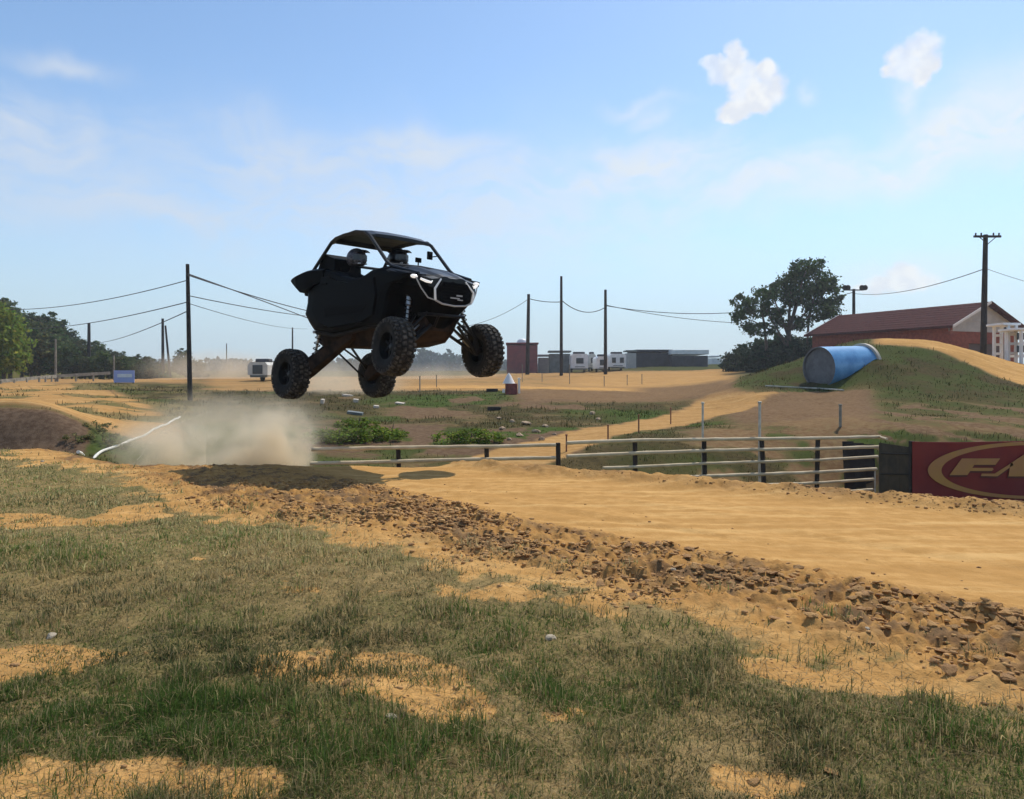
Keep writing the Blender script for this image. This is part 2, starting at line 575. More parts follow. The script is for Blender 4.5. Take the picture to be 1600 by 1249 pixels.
def leaf_mat(name, attr=True, tr=.35):
    """leaves and blades: colour comes from the mesh's own leaf colour"""
    m = bpy.data.materials.new(name); m.use_nodes = True
    T = NT(m.node_tree)
    a = T.n('ShaderNodeAttribute', attribute_name='leaf')
    d = T.n('ShaderNodeBsdfPrincipled', {'Base Color': a.outputs['Color'], 'Roughness': .7, 'Specular IOR Level': .06})
    t = T.n('ShaderNodeBsdfTranslucent', {'Color': a.outputs['Color']})
    mx = T.n('ShaderNodeMixShader', {0: tr, 1: d.outputs[0], 2: t.outputs[0]})
    T.n('ShaderNodeOutputMaterial', {0: mx.outputs[0]})
    return m


def ground_mat():
    m = bpy.data.materials.new('ground_soil_and_turf'); m.use_nodes = True
    T = NT(m.node_tree)
    tc = T.n('ShaderNodeTexCoord'); P = tc.outputs['Object']
    at = T.n('ShaderNodeAttribute', attribute_name='cover')
    sp = T.n('ShaderNodeSeparateColor', {0: at.outputs['Color']})
    dirt, dark, green = sp.outputs[0], sp.outputs[1], sp.outputs[2]
    nA = T.noise(P, .9, 6, .6); nB = T.noise(P, 7.0, 6, .65); nC = T.noise(P, 42.0, 4, .65); nD = T.noise(P, .13, 4, .55)
    # streaks worn along the near track
    mp = T.n('ShaderNodeMapping', {'Vector': P, 'Rotation': (0, 0, math.atan2(.678, .735)), 'Scale': (.35, 5.5, 1.0)})
    st = T.noise(mp.outputs[0], 1.0, 5, .6)
    tan = T.mix(T.ramp(nB, .34, .66), (.60, .340, .122), (.48, .258, .082))
    tan = T.mix(T.m('MULTIPLY', T.ramp(st, .42, .66), .65), tan, (.40, .215, .068))
    tan = T.mix(T.m('MULTIPLY', T.ramp(st, .50, .33), .45), tan, (.68, .435, .18))
    tan = T.mix(T.m('MULTIPLY', T.ramp(nA, .42, .65), .45), tan, (.45, .240, .078))
    tan = T.mix(green, tan, T.mix(T.ramp(nB, .35, .65), (.46, .250, .082), (.33, .165, .052)))      # freshly torn soil is redder
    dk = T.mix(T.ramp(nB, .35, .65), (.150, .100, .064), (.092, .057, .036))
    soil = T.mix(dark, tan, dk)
    dry = T.mix(T.ramp(nB, .36, .64), (.30, .205, .088), (.165, .120, .048))
    dry = T.mix(T.m('MULTIPLY', T.ramp(nC, .5, .66), .6), dry, (.40, .28, .125))
    dry = T.mix(T.m('MULTIPLY', T.ramp(nA, .46, .60), .55), dry, (.115, .118, .040))
    grn = T.mix(T.ramp(nB, .36, .64), (.042, .074, .014), (.075, .105, .024))
    turf = T.mix(green, dry, grn)
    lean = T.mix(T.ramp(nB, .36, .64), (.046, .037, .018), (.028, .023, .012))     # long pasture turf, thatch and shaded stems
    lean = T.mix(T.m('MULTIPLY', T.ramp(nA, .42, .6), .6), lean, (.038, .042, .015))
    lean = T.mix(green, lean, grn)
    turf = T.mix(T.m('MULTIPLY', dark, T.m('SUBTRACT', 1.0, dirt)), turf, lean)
    edge = T.m('ADD', dirt, T.m('MULTIPLY', T.m('SUBTRACT', nB, .5), .8))
    c = T.mix(T.ramp(edge, .34, .66), turf, soil)
    h = T.m('ADD', T.m('MULTIPLY', nB, .5), T.m('MULTIPLY', nC, .5))
    b = T.n('ShaderNodeBump', {'Strength': .55, 'Distance': .035, 'Height': h})
    p = T.n('ShaderNodeBsdfPrincipled', {'Base Color': c, 'Roughness': 1.0, 'Specular IOR Level': .02, 'Normal': b.outputs[0]})
    T.n('ShaderNodeOutputMaterial', {0: p.outputs[0]})
    return m


M = {}
M['ground'] = ground_mat()
M['leaf'] = leaf_mat('leaf', tr=.42)
M['blade'] = leaf_mat('blade', tr=.48)
M['bark'] = mat('bark', (.10, .075, .05), .9, noise=6, bump=.5)
M['black'] = mat('black_paint', (.0020, .0021, .0026), .40, spec=.03)
M['black_gloss'] = mat('black_gloss', (.004, .0045, .0055), .35, spec=.30)
M['black_matte'] = mat('black_plastic', (.0025, .0025, .003), .7, spec=.06)
M['cage'] = mat('cage_paint', (.006, .007, .009), .38, spec=.35)
M['belly'] = mat('dusty_skid', (.046, .029, .019), .85, spec=.05, noise=5, col2=(.016, .011, .009))
M['dusty_black'] = mat('dusty_black', (.010, .008, .007), .75, spec=.2, noise=4, col2=(.026, .018, .013))
M['tyre'] = mat('dusty_rubber', (.034, .031, .027), .9, spec=.15, noise=7, col2=(.016, .015, .014))
M['lug'] = mat('tread_rubber', (.105, .095, .082), .9, spec=.15, noise=10, col2=(.022, .020, .018))
M['rim'] = mat('rim_paint', (.003, .003, .003), .5, spec=.15)
M['rim_cap'] = mat('rim_cap', (.05, .05, .05), .4, metal=.6)
M['steel'] = mat('bare_steel', (.42, .41, .40), .35, metal=.9)
M['arm'] = mat('arm_paint', (.006, .006, .007), .5, spec=.25)
M['strip'] = mat('accent_strip', (.80, .80, .78), .35, emit=(1, 1, 1), estr=.06)
M['strip_dull'] = mat('accent_strip_dull', (.45, .45, .45), .4)
M['lamp'] = mat('headlamp', (.75, .75, .75), .2, emit=(1, .97, .92), estr=.55)
M['suit'] = mat('dark_suit', (.008, .008, .009), .85, spec=.1, noise=12)
M['helmet_a'] = mat('helmet_graphic', (.007, .007, .010), .35, spec=.3, noise=26, col2=(.14, .13, .15))
M['helmet_b'] = mat('helmet_gloss', (.006, .006, .008), .35, spec=.3)
M['visor'] = mat('visor', (.02, .022, .03), .1)
M['vent'] = mat('vent_white', (.5, .5, .52), .5)
M['pole'] = mat('weathered_pole', (.026, .023, .022), .9, spec=.2, noise=3, col2=(.045, .036, .030), bump=.3)
M['pole_pale'] = mat('pale_pole', (.30, .27, .21), .9, noise=3)
M['cable'] = mat('cable', (.04, .04, .045), .7)
M['rail'] = mat('pale_rail', (.66, .53, .35), .65, spec=.1, noise=3, col2=(.52, .40, .25))
M['post'] = mat('dark_post', (.035, .024, .016), .9, noise=5)
M['stake'] = mat('stake', (.62, .58, .48), .7, noise=4)
M['stake_rust'] = mat('rusty_stake', (.26, .10, .05), .8, noise=4)
M['white'] = mat('white_paint', (.78, .78, .77), .5, noise=2, col2=(.66, .66, .65))
M['offwhite'] = mat('cream_paint', (.62, .59, .52), .6, noise=2, col2=(.5, .47, .41))
M['glass'] = mat('dark_glass', (.02, .022, .028), .08)
M['banner'] = mat('maroon_vinyl', (.245, .034, .026), .6, spec=.2, noise=1.2, col2=(.19, .026, .026))
M['gold'] = mat('gold_print', (.50, .25, .070), .6, spec=.2, noise=2.5, col2=(.46, .215, .085))
M['shadowp'] = mat('lettering_outline', (.10, .012, .006), .5)
M['panel'] = mat('dark_windbreak', (.085, .060, .034), .95, noise=3)
M['panel2'] = mat('dark_board', (.05, .042, .038), .9, spec=.1, noise=4)
M['roof'] = mat('dark_red_shingle', (.088, .030, .027), .95, spec=.05, noise=5, col2=(.064, .024, .022), bump=.4, bscale=9)
M['brick'] = mat('red_brick', (.26, .072, .045), .9, spec=.2, noise=4, col2=(.19, .050, .034))
M['siding'] = mat('grey_siding', (.46, .44, .41), .8, noise=2, col2=(.40, .38, .36))
M['garage'] = mat('brown_garage_door', (.09, .055, .045), .7)
M['trim'] = mat('white_trim', (.66, .62, .58), .6)
M['culvert'] = mat('blue_culvert', (.17, .40, .66), .26, noise=1.4, col2=(.10, .28, .52))
M['culvert_in'] = mat('culvert_inside', (.19, .19, .195), .85, spec=.1, noise=2, col2=(.13, .13, .135))
M['ring'] = mat('culvert_rim', (.55, .46, .36), .7)
M['redbarn'] = mat('red_sheet_metal', (.225, .055, .055), .7, noise=1.5, col2=(.17, .045, .05))
M['greybox'] = mat('grey_green_container', (.17, .19, .18), .7, noise=1.5)
M['darkshed'] = mat('dark_shed', (.05, .05, .06), .8, noise=1)
M['bluesign'] = mat('lavender_vinyl', (.36, .40, .66), .6)
M['clod'] = mat('clod', (.50, .275, .095), .95, noise=3, col2=(.38, .20, .066), bump=.6, bscale=30, rand=.25)
M['clod_dark'] = mat('dark_clod', (.44, .235, .085), .95, noise=3, col2=(.33, .165, .058), bump=.6, bscale=30, rand=.25)
M['stone'] = mat('pale_stone', (.52, .42, .29), .9, noise=8, bump=.4)
M['rock'] = mat('tan_rock', (.50, .36, .225), .95, noise=3, col2=(.28, .18, .11), bump=.6, bscale=8)
M['plastic_white'] = mat('white_plastic', (.78, .75, .66), .5)
M['red'] = mat('red_paint', (.24, .05, .04), .7, noise=6)
M['canvas'] = mat('white_canvas', (.78, .70, .64), .8)


# ------------------------------------------------------------------ ground sheet (one heightfield, shared out to named surfaces)
def cover(x, y):
    """dirt / dark / green weights"""
    s, t, sfar, e, s_g, s_c, uu = layout(x, y)
    n1 = fbm(x * .9, y * .9, 4, 71); n2 = fbm(x * 2.7, y * 2.7, 3, 73); n3 = fbm(x * .25, y * .25, 3, 75)
    v = np.where(y > 1, V0 - F * (height(x, y, False) - CAMH) / np.maximum(y, 1), 900)
    dirt = sst(s + .9 * (fbm(x * 3.6, y * 3.6, 4, 87, .6) - .5), s_g - .55, s_g + .20)
    dirt = np.maximum(dirt, turf_bare(x, y))
    dark = .75 * sst(fbm(x * 4.1, y * 4.1, 4, 77, .65), .46, .66) * sst(s, s_g, s_g + .5) * (1 - sst(s, s_c - .3, s_c + .2))  # blotches put the shading among clods into the soil colour
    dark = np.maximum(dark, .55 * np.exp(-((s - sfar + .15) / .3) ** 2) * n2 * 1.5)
    green = .10 * sst(n3, .5, .7)
    green = np.maximum(green, .85 * sst(s, s_g - .1, s_g + .5) * (1 - sst(s, s_c - .2, s_c + .4)))
    far = e > .5
    d_f = .16 + .34 * sst(n1, .52, .75)            # rough pasture with worn spots
    g_f = .85 * sst(n3, .46, .68) * (1 - sst(y, 30, 60) * .5)
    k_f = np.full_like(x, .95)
    def put(mask, dd, kk=None, gg=0.0):
        if kk is None: kk = 0.0 if dd > .5 else .95
        nonlocal d_f, k_f, g_f
        d_f = d_f * (1 - mask) + dd * mask; k_f = k_f * (1 - mask) + kk * mask; g_f = g_f * (1 - mask) + gg * mask
    wig = (n1 - .5) * 60
    L = 1 - sst(uu + wig, 270, 340)
    # left banks of loose tan dirt, shade painted dark into the cut face
    put(L * sst(y, 17.2, 18.5) * (1 - sst(y, 58, 70)) * sst(-(y - 18) * 6 - (uu - 330), 0, 60), .85, .2)
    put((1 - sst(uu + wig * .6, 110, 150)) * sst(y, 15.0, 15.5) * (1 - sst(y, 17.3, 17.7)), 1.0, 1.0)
    put(L * sst(y, 19, 21) * (1 - sst(y, 50, 60)) * sst(fbm(x * .35, y * .5, 3, 79), .50, .62) * .85, .25, .2, .2)
    put(L * sst(y, 52, 58) * (1 - sst(y, 80, 90)), .75, .35)
    put((1 - sst(uu + wig, 200, 260)) * sst(y, 12.5, 13.5) * (1 - sst(y, 15.0, 16.5)), .30, .5, .12)
    # plain beyond the infield mound
    mid = sst(uu, 290, 350) * (1 - sst(uu, 1130, 1180))
    put(mid * sst(y, 40, 43) * (1 - sst(y, 95, 110)), .72 + .22 * np.sin(y * .55 + n3 * 6), .38)
    put(sst(uu, 760, 860) * (1 - sst(uu, 1120, 1170)) * sst(y, 31 + 0 * x, 35) * (1 - sst(y, 50, 55)), .95, .80)
    put(sst(uu, 600, 680) * (1 - sst(uu, 960, 1020)) * sst(y, 44, 46) * (1 - sst(y, 50, 54)), 1.0, .0)
    put(sst(uu, 860, 930) * (1 - sst(uu, 1120, 1150)) * sst(y, 57, 61) * (1 - sst(y, 84, 90)), .88, .2)
    put(sst(uu, 960, 1040) * sst(y, 90, 96) * (1 - sst(y, 125, 140)), .1, .95, .4)
    # haul road climbing from behind the fence
    rx = np.interp(y, [15.5, 17.5, 20, 24, 27, 31, 36], [-.5, .7, 2.4, 5.0, 6.8, 9.2, 12.5])
    hw = np.interp(y, [15.5, 18, 22, 27, 33], [1.0, 1.25, 1.5, 1.6, 2.2])
    road = (1 - sst(np.abs(x - rx + (n2 - .5) * .6), hw * .75, hw * 1.05)) * sst(y, 15.2, 16) * (1 - sst(y, 31, 35))
    put(road, .95, .25)
    face = sst(uu, 430, 500) * (1 - sst(uu, 930, 960)) * sst(y, 16.2, 17.5) * (1 - sst(y, 22, 25)) * sst(fbm(x * .7, y * .7, 4, 95, .6), .42, .56)
    put(face * (1 - road), .8, .95)
    put(sst(uu, 560, 640) * (1 - sst(uu, 900, 960)) * sst(y, 25, 27) * (1 - sst(y, 35, 37)) * sst(fbm(x * .5, y * .5, 4, 97, .6), .50, .60) * .8, .75, .9)
    # grey-brown apron under the right mound
    put(sst(uu, 1080, 1180) * sst(v, 604, 612) * (1 - sst(v, 640, 690)) * (1 - .6 * sst(uu, 1330, 1420)) * (1 - road) * (y > 15.5) * (y < 45), .85, .85)
    put(sst(uu, 1040, 1120) * sst(y, 14.0, 15) * (1 - sst(y, 21, 23)) * (1 - road) * sst(n1, .42, .6), .6, .8)
    # right mound: green flank, tan crest
    fl = sst(uu, 1130, 1200) * sst(y, 30 + 0 * x, 33) * (1 - sst(y, 55, 60))
    put(fl * (v < 612), .08, .95, .5 * sst(n1, .35, .55))
    put(sst(uu, 1330, 1400) * sst(v, 520, 522) * (1 - sst(v, 604 + wig * .2, 690)) * (y < 34), .12, .95, .45 * sst(n1, .35, .6))
    crest = np.interp(uu, [1340, 1372, 1450, 1520, 1600, 1800], [37.5, 37.6, 37.0, 35.4, 32.8, 30])
    put(sst(uu, 1345, 1385) * sst(y, crest - .6 + (n2 - .5), crest + .5), 1.0, 0)
    put(sst(uu, 1300, 1380) * sst(np.sin(v * .34 - uu * .055 + n1 * 6), .2, .8) * (y < 31) * (y > 15) * sst(v, 618, 640) * .75, .8, .9)
    # pit behind the near track
    pit = (1 - sst(y, 14.5, 16.5)) * (uu > 200)
    put(pit * .6, .45, .55, .2)
    a = far.astype(float)
    return np.stack([dirt * (1 - a) + d_f * a, dark * (1 - a) + k_f * a, green * (1 - a) + g_f * a, np.ones_like(x)], -1)


def turf_bare(x, y):
    """bare places in the near turf"""
    n = fbm(x * .85 + 3.1, y * .85, 4, 81, .55)
    b = .75 * sst(n, .60, .74)
    for (u, v, ru, rv, k) in BARE:
        px, py, _ = u_flat(u, v)
        sx = ru / F * py; sy = rv / F * py * py / CAMH
        b = np.clip(b + k * np.exp(-(((x - px) / sx) ** 2 + ((y - py) / sy) ** 2)), 0, 1.2)
    return sst(b + .95 * (fbm(x * 7, y * 7, 4, 83, .65) - .5), .22, .72)


def u_flat(u, v):
    d = F * CAMH / (v - V0)
    return (u - U0) / F * d, d, 0


# surveyed bare (+) and well-grown (-) spots of the near turf
BARE = [(40, 1035, 130, 34, 1.3), (560, 1045, 150, 44, 1.25), (330, 1210, 200, 40, 1.1), (80, 1215, 140, 36, .9), (900, 1110, 70, 26, 1.1), (1180, 1210, 90, 36, 1.15), (1200, 1035, 70, 22, .8),
        (1330, 1060, 120, 25, .9), (170, 810, 90, 12, .5), (480, 920, 90, 16, .5), (700, 1110, 80, 34, 1.0), (390, 895, 80, 14, .4), (1000, 925, 120, 14, .6), (1500, 1045, 160, 20, .7), (640, 1080, 90, 30, .6),
        (300, 1090, 230, 34, -1), (520, 1165, 200, 40, -1), (1000, 1090, 200, 30, -1), (1350, 1150, 260, 40, -1), (120, 970, 180, 26, -.9), (800, 1200, 160, 40, -.9), (860, 1000, 200, 22, -.9),
        (950, 1180, 180, 40, -.6), (1500, 1220, 200, 40, -.8), (400, 850, 150, 14, -.8), (700, 900, 200, 14, -.7), (750, 960, 150, 18, -.8), (60, 860, 160, 20, -.8), (150, 760, 300, 22, -1), (300, 830, 260, 22, -.6)]


def build_ground():
    # rings of growing spacing round the viewer's place; finest where the track is
    r = [0.3]
    while r[-1] < 9000:
        d = r[-1]
        k = .012 if d < 1.6 else .0062 if d < 14 else .0085 if d < 48 else .02 if d < 150 else .08
        r.append(d * (1 + k))
    r = np.array(r)
    tf = np.concatenate([np.linspace(-1.15, -.78, 40), np.linspace(-.775, .775, 620), np.linspace(.78, 1.15, 40)])
    ang = np.arctan(tf)
    rest = np.linspace(ang[-1], 2 * math.pi + ang[0], 50)[1:-1]
    ang = np.concatenate([ang, rest])
    nr, na = len(r), len(ang)
    # depth rows inside the fan, circles elsewhere
    c = np.cos(ang); fan = np.zeros(na, bool); fan[:700] = True
    scale = np.where(fan, 1 / np.maximum(c, .2), 1 / math.cos(ang[0]))
    X = r[:, None] * (np.sin(ang) * scale)[None]; Y = r[:, None] * (np.cos(ang) * scale)[None]
    x, y = X.ravel(), Y.ravel()
    z = height(x, y)
    s, t, sfar, e, s_g, s_c, uu = layout(x, y)
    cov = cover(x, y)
    V = np.stack([x, y, z], -1)
    i = np.arange(nr - 1)[:, None] * na; j = np.arange(na)[None]; j2 = (j + 1) % na
    Q = np.stack([i + j, i + j2, i + na + j2, i + na + j], -1).reshape(-1, 4)
    Q = Q[:, ::-1]
    cen = Q[:, 0]
    # centre patch
    reg = np.zeros(len(Q), int)                                   # 0 ground
    reg[(s[cen] > s_g[cen]) & (e[cen] < .9) & (y[cen] < 14)] = 1              # near dirt track
    rx = np.interp(y, [15.5, 17.5, 20, 24, 27, 31, 36], [-.5, .7, 2.4, 5.0, 6.8, 9.2, 12.5])
    reg[(np.abs(x - rx)[cen] < 1.6) & (y[cen] > 15.6) & (y[cen] < 34)] = 2        # haul road
    reg[(uu[cen] > 1135) & (y[cen] > 29) & (y[cen] < 55) & (z[cen] > .75)] = 3          # jump mound
    reg[(uu[cen] < 280) & (y[cen] > 15.2) & (y[cen] < 56) & (uu[cen] > -400)] = 4  # dirt bank
    reg[(uu[cen] > 225) & (uu[cen] < 960) & (y[cen] > 16.5) & (y[cen] < 40) & (reg == 0)] = 5 # infield mound
    names = ['ground', 'dirt_track', 'dirt_road', 'jump_mound', 'dirt_bank', 'infield_mound']
    for k, nm in enumerate(names):
        q = Q[reg == k]
        if not len(q): continue
        used, inv = np.unique(q, return_inverse=True)
        f = [inv.reshape(-1, 4)]
        Vk, Ck = V[used], cov[used]
        if k == 0:                                                 # close the small hole under the viewer
            Vk = np.concatenate([Vk, [[0, 0, 0]]]); Ck = np.concatenate([Ck, [[0, 0, 0, 1]]])
            ctr = len(Vk) - 1
            ring = np.searchsorted(used, np.arange(na))
            f.append(np.stack([ring, np.roll(ring, -1), np.full(na, ctr)], -1))
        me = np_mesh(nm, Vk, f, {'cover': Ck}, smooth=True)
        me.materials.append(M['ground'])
        o = link(nm, me); o['kind'] = 'structure'
        GROUND[nm] = o


GROUND = {}
build_ground()

# ------------------------------------------------------------------ off-road buggy in mid-air
BUG_LOC = (-2.024, 11.852, 1.721)
BUG_ROT = (-.009, .035, -.767)


def mir(pts):
    return [(p[0], -p[1], p[2]) for p in pts]


def build_wheel(parent, pos, steer, side):
    """rim mesh with tyre, tread and centre cap; side = -1 right, 1 left (outer face direction)"""
    w = MB()
    o = side
    w.lathe([(.0, .035 * o), (.085, .035 * o), (.10, .015 * o), (.16, .005 * o), (.185, .05 * o), (.198, .115 * o), (.212, .118 * o), (.212, .10 * o), (.195, .06 * o), (.19, -.11 * o), (.212, -.115 * o),
             (.212, -.13 * o), (.18, -.12 * o), (.17, -.02 * o), (.0, -.02 * o)], 'y', 28)
    for k in range(7):
        a = 2 * math.pi * k / 7
        w.box((.125 * math.cos(a), .03 * o, .125 * math.sin(a)), (.13, .03, .04), (0, -a, 0))
    rim = w.build('wheel', M['rim'], parent, True)
    rim.location = pos
    rim.rotation_euler = (math.radians(4) * side, 0, steer)
    t = MB()
    R_, W_ = .392, .142
    prof = [(.205, -.115), (.235, -.138), (.30, -.150), (.345, -.146), (.375, -.128), (R_ - .004, -.10), (R_, -.05), (R_, .05), (R_ - .004, .10), (.375, .128), (.345, .146), (.30, .150), (.235, .138), (.205, .115)]
    t.lathe(prof, 'y', 44)
    tyre = t.build('tyre', M['tyre'], rim, True)
    # tread blocks: two centre rows and shoulder rows, staggered
    g = MB()
    rr = random.Random(3)
    N = 30
    for k in range(N):
        for row, (yy, ww, ln, rad, tilt) in enumerate(((-.116, .060, .052, .383, -.5), (-.042, .062, .060, R_ + .006, 0), (.042, .062, .060, R_ + .006, 0), (.116, .060, .052, .383, .5))):
            a = 2 * math.pi * (k + (.5 if row in (1, 3) else 0)) / N
            m = Matrix.Rotation(-a + math.pi / 2, 3, 'Y') @ Matrix.Rotation(tilt * -1, 3, 'X') @ Matrix.Rotation(.18 * (1 if row % 2 else -1), 3, 'Z')
            c = Vector((rad * math.cos(a), yy, rad * math.sin(a)))
            g.box(c, (ln * .82 + rr.uniform(-.006, .006), ww * .88, .034), m)
    for k in range(N):
        a = 2 * math.pi * (k + .5) / N
        for sd in (-1, 1):
            m = Matrix.Rotation(-a + math.pi / 2, 3, 'Y')
            g.box((.352 * math.cos(a), sd * .147, .352 * math.sin(a)), (.034, .014, .045), m)
    g.build('tread', M['lug'], rim)
    c = MB(); c.lathe([(0, .055 * o), (.03, .055 * o), (.042, .045 * o), (.045, .03 * o)], 'y', 16)
    c.build('hub_cap', M['rim_cap'], rim, True)
    return rim


def build_buggy():
    root = empty('off_road_buggy', BUG_LOC)
    root.rotation_euler = BUG_ROT
    tag(root, 'black side-by-side off-road buggy in mid-air above the dirt track', 'buggy')
    # belly and floor
    b = MB()
    def sec(x, zb, wb, zt, wt):
        return [(x, -wb, zb), (x, wb, zb), (x, wt, zt), (x, -wt, zt)]
    b.loft([sec(-1.62, .34, .30, .55, .34), sec(-1.45, .16, .34, .5, .40), sec(-1.1, .08, .44, .36, .56), sec(-.3, .09, .50, .34, .60), (sec(.5, .13, .46, .40, .58)), sec(1.05, .20, .34, .5, .36), sec(1.32, .36, .26, .55, .30)])
    b.build('skid_plate', M['belly'], root)
    c = MB()
    c.loft([sec(-1.5, .50, .40, 1.06, .50), sec(-1.0, .40, .50, 1.02, .58), sec(-.75, .36, .56, .62, .60), sec(.6, .40, .56, .56, .60), sec(.75, .42, .52, 1.0, .58), sec(1.05, .48, .38, 1.06, .40), sec(1.34, .56, .30, 1.0, .36)])
    c.build('tub', M['black_matte'], root)
    # side body, each side
    sil = [(-1.24, 1.00), (-1.25, .80), (-1.31, .62), (-1.18, .48), (-1.02, .35), (-.47, .29), (.10, .35), (.48, .41), (.86, .42), (.95, .60), (1.02, .88), (1.14, 1.02), (1.40, 1.08), (1.42, 1.15), (1.10, 1.21), (.84, 1.265), (.62, 1.245), (.45, 1.185),
           (.30, 1.145), (.05, 1.15), (-.25, 1.20), (-.45, 1.28), (-.66, 1.325), (-.95, 1.32), (-1.22, 1.27)]
    for sd in (-1, 1):
        p = MB()
        # three skins give the panel its bulge
        cx = np.mean(sil, 0)
        rings = []
        for (yy, sc_) in ((.52, .99), (.64, 1.0), (.70, .985), (.725, .93), (.735, .80)):
            rings.append([(cx[0] + (q[0] - cx[0]) * sc_, sd * yy, cx[1] + (q[1] - cx[1]) * sc_) for q in sil])
        p.loft(rings)
        p.build('side_panel', M['black'], root)
        d = MB()
        door = [(-.82, .98), (-.80, .62), (-.66, .42), (-.45, .38), (.40, .46), (.70, .56), (.76, .86), (.70, 1.12), (.46, 1.10), (.28, 1.075), (.0, 1.08), (-.3, 1.12), (-.55, 1.20), (-.75, 1.20)]
        d.prism(door, 'y', sd * .725, sd * .765, .97)
        dr = d.build('door', M['black'], root)
        h = MB(); h.bbox((-.62, sd * .772, 1.08), (.14, .02, .03), .006)
        h.build('handle', M['black_matte'], dr)
        s_ = MB()
        s_.prism([(-.62, .56), (.42, .60), (.58, .74), (-.66, .70)], 'y', sd * .757, sd * .772, .94)
        s_.build('trim_panel', M['black_matte'], dr)
        # rear wing over the wheel
        fz = MB()
        def fs(x, zb, zt, y0, y1):
            return [(x, sd * y0, zb), (x, sd * y1, zb + .03), (x, sd * (y1 + .012), zt - .03), (x, sd * (y1 - .04), zt), (x, sd * y0, zt)]
        fz.loft([fs(-1.60, 1.15, 1.205, .52, .80), fs(-1.52, 1.09, 1.235, .48, .82), fs(-1.40, 1.02, 1.265, .46, .83), fs(-1.28, .94, 1.295, .46, .82), fs(-1.15, .98, 1.32, .46, .81), fs(-.95, 1.06, 1.34, .46, .78), fs(-.7, 1.1, 1.335, .5, .745)])
        fz.build('rear_fender', M['black'], root)
        # front fender lip
        ff = MB()
        ff.loft([fs(.78, 1.13, 1.255, .5, .70), fs(1.0, 1.10, 1.235, .46, .72), fs(1.2, 1.07, 1.20, .44, .70), fs(1.40, 1.05, 1.155, .42, .62)])
        ff.build('front_fender', M['black_gloss'], root)
        rk = MB(); rk.tube([(-1.02, sd * .64, .32), (-.47, sd * .66, .265), (.48, sd * .66, .385), (.86, sd * .62, .43)], .032)
        rk.build('rock_slider', M['dusty_black'], root, True)
    # bed and bulkhead
    k = MB()
    k.bbox((-1.14, 0, 1.09), (.84, 1.16, .30), .03)
    k.build('cargo_bed', M['black_matte'], root)
    k = MB()
    k.prism([(-1.18, 1.24), (-.99, 1.545), (-.90, 1.60), (-.80, 1.56), (-.62, 1.50), (-.58, 1.1), (-.7, .6), (-1.0, .7)], 'y', -.60, -.10)
    k.prism([(-1.18, 1.23), (-.99, 1.31), (-.62, 1.29), (-.58, 1.1), (-.7, .6), (-1.0, .7)], 'y', -.098, .60)
    k.build('bulkhead', M['black_matte'], root)
    for yy in (-.36, .36):
        s_ = MB()
        s_.loft([[(-.30 - .30 * q, yy - w, .62 + q * .76), (-.30 - .30 * q, yy + w, .62 + q * .76), (-.44 - .30 * q, yy + w * .9, .62 + q * .76), (-.44 - .30 * q, yy - w * .9, .62 + q * .76)] for q, w in ((0, .22), (.25, .25), (.6, .26), (.8, .2), (.86, .14), (1.0, .13))])
        s_.bbox((-.1, yy, .60), (.52, .46, .16), .04)
        s_.build('seat', M['black_matte'], root, True)
    d = MB()
    d.loft([[(.62, y, 1.02), (.60, y, 1.24), (.74, y, 1.325 - .05 * abs(y)), (1.0, y, 1.30 - .05 * abs(y)), (1.0, y, 1.0)] for y in (-.58, -.3, 0, .3, .58)])
    d.build('dashboard', M['black_matte'], root)
    sw = MB(); sw.lathe([(.17 + .016 * math.cos(a), .016 * math.sin(a)) for a in np.linspace(0, 2 * math.pi, 9)[:-1]], 'x', 20, (.42, .36, 1.14), closed=True)
    sw.tube([(.42, .36, 1.14), (.64, .36, 1.1)], .02); sw.box((.42, .36, 1.14), (.02, .32, .035))
    sw.build('steering_wheel', M['black_matte'], root, True)
    # bonnet
    hd = MB()
    def hs(x, w, z, cr):
        return [(x, w * q, z + cr * (1 - q * q) + (.022 if abs(abs(q) - .45) < .12 else 0)) for q in np.linspace(-1, 1, 13)] + [(x, w * q, z - .12) for q in np.linspace(1, -1, 5)]
    hd.loft([hs(.80, .60, 1.25, .07), hs(.95, .585, 1.24, .07), hs(1.15, .55, 1.205, .065), hs(1.35, .51, 1.155, .055), hs(1.50, .46, 1.11, .05), hs(1.58, .40, 1.08, .04)])
    hd.build('bonnet', M['black_gloss'], root)
    # nose
    ns = MB()
    def fsec(z, xf, w, xb=.95):
        return [(xb, -w, z), (xf - .16, -w, z), (xf - .04, -w * .74, z), (xf + .01, -w * .35, z), (xf + .03, 0, z), (xf + .01, w * .35, z), (xf - .04, w * .74, z), (xf - .16, w, z), (xb, w, z)]
    ns.loft([fsec(.40, 1.30, .28), fsec(.52, 1.38, .32), fsec(.62, 1.47, .37), fsec(.72, 1.55, .43), fsec(.84, 1.585, .52), fsec(.98, 1.58, .60), fsec(1.08, 1.55, .61), fsec(1.15, 1.50, .56)])
    ns.build('nose', M['black'], root)
    gr = MB()
    gp = [(-.24, 1.06), (-.345, .94), (-.32, .80), (-.20, .755), (.20, .755), (.32, .80), (.345, .94), (.24, 1.06)]
    gr.prism(gp, 'x', 1.59, 1.628, .97)
    g_ = gr.build('grille', M['black_matte'], root)
    sl = MB()
    for zz in (.80, .845, .89, .935, .98, 1.02):
        sl.box((1.634, 0, zz), (.012, .50 if zz < .99 else .42, .010))
    sl.build('grille_bar', M['black_matte'], g_)
    lg = MB()
    lg.box((1.646, -.015, .835), (.012, .17, .016)); lg.box((1.646, .085, .815), (.012, .10, .014)); lg.box((1.646, .07, .875), (.012, .11, .020))
    lg.build('badge', M['strip_dull'], g_)
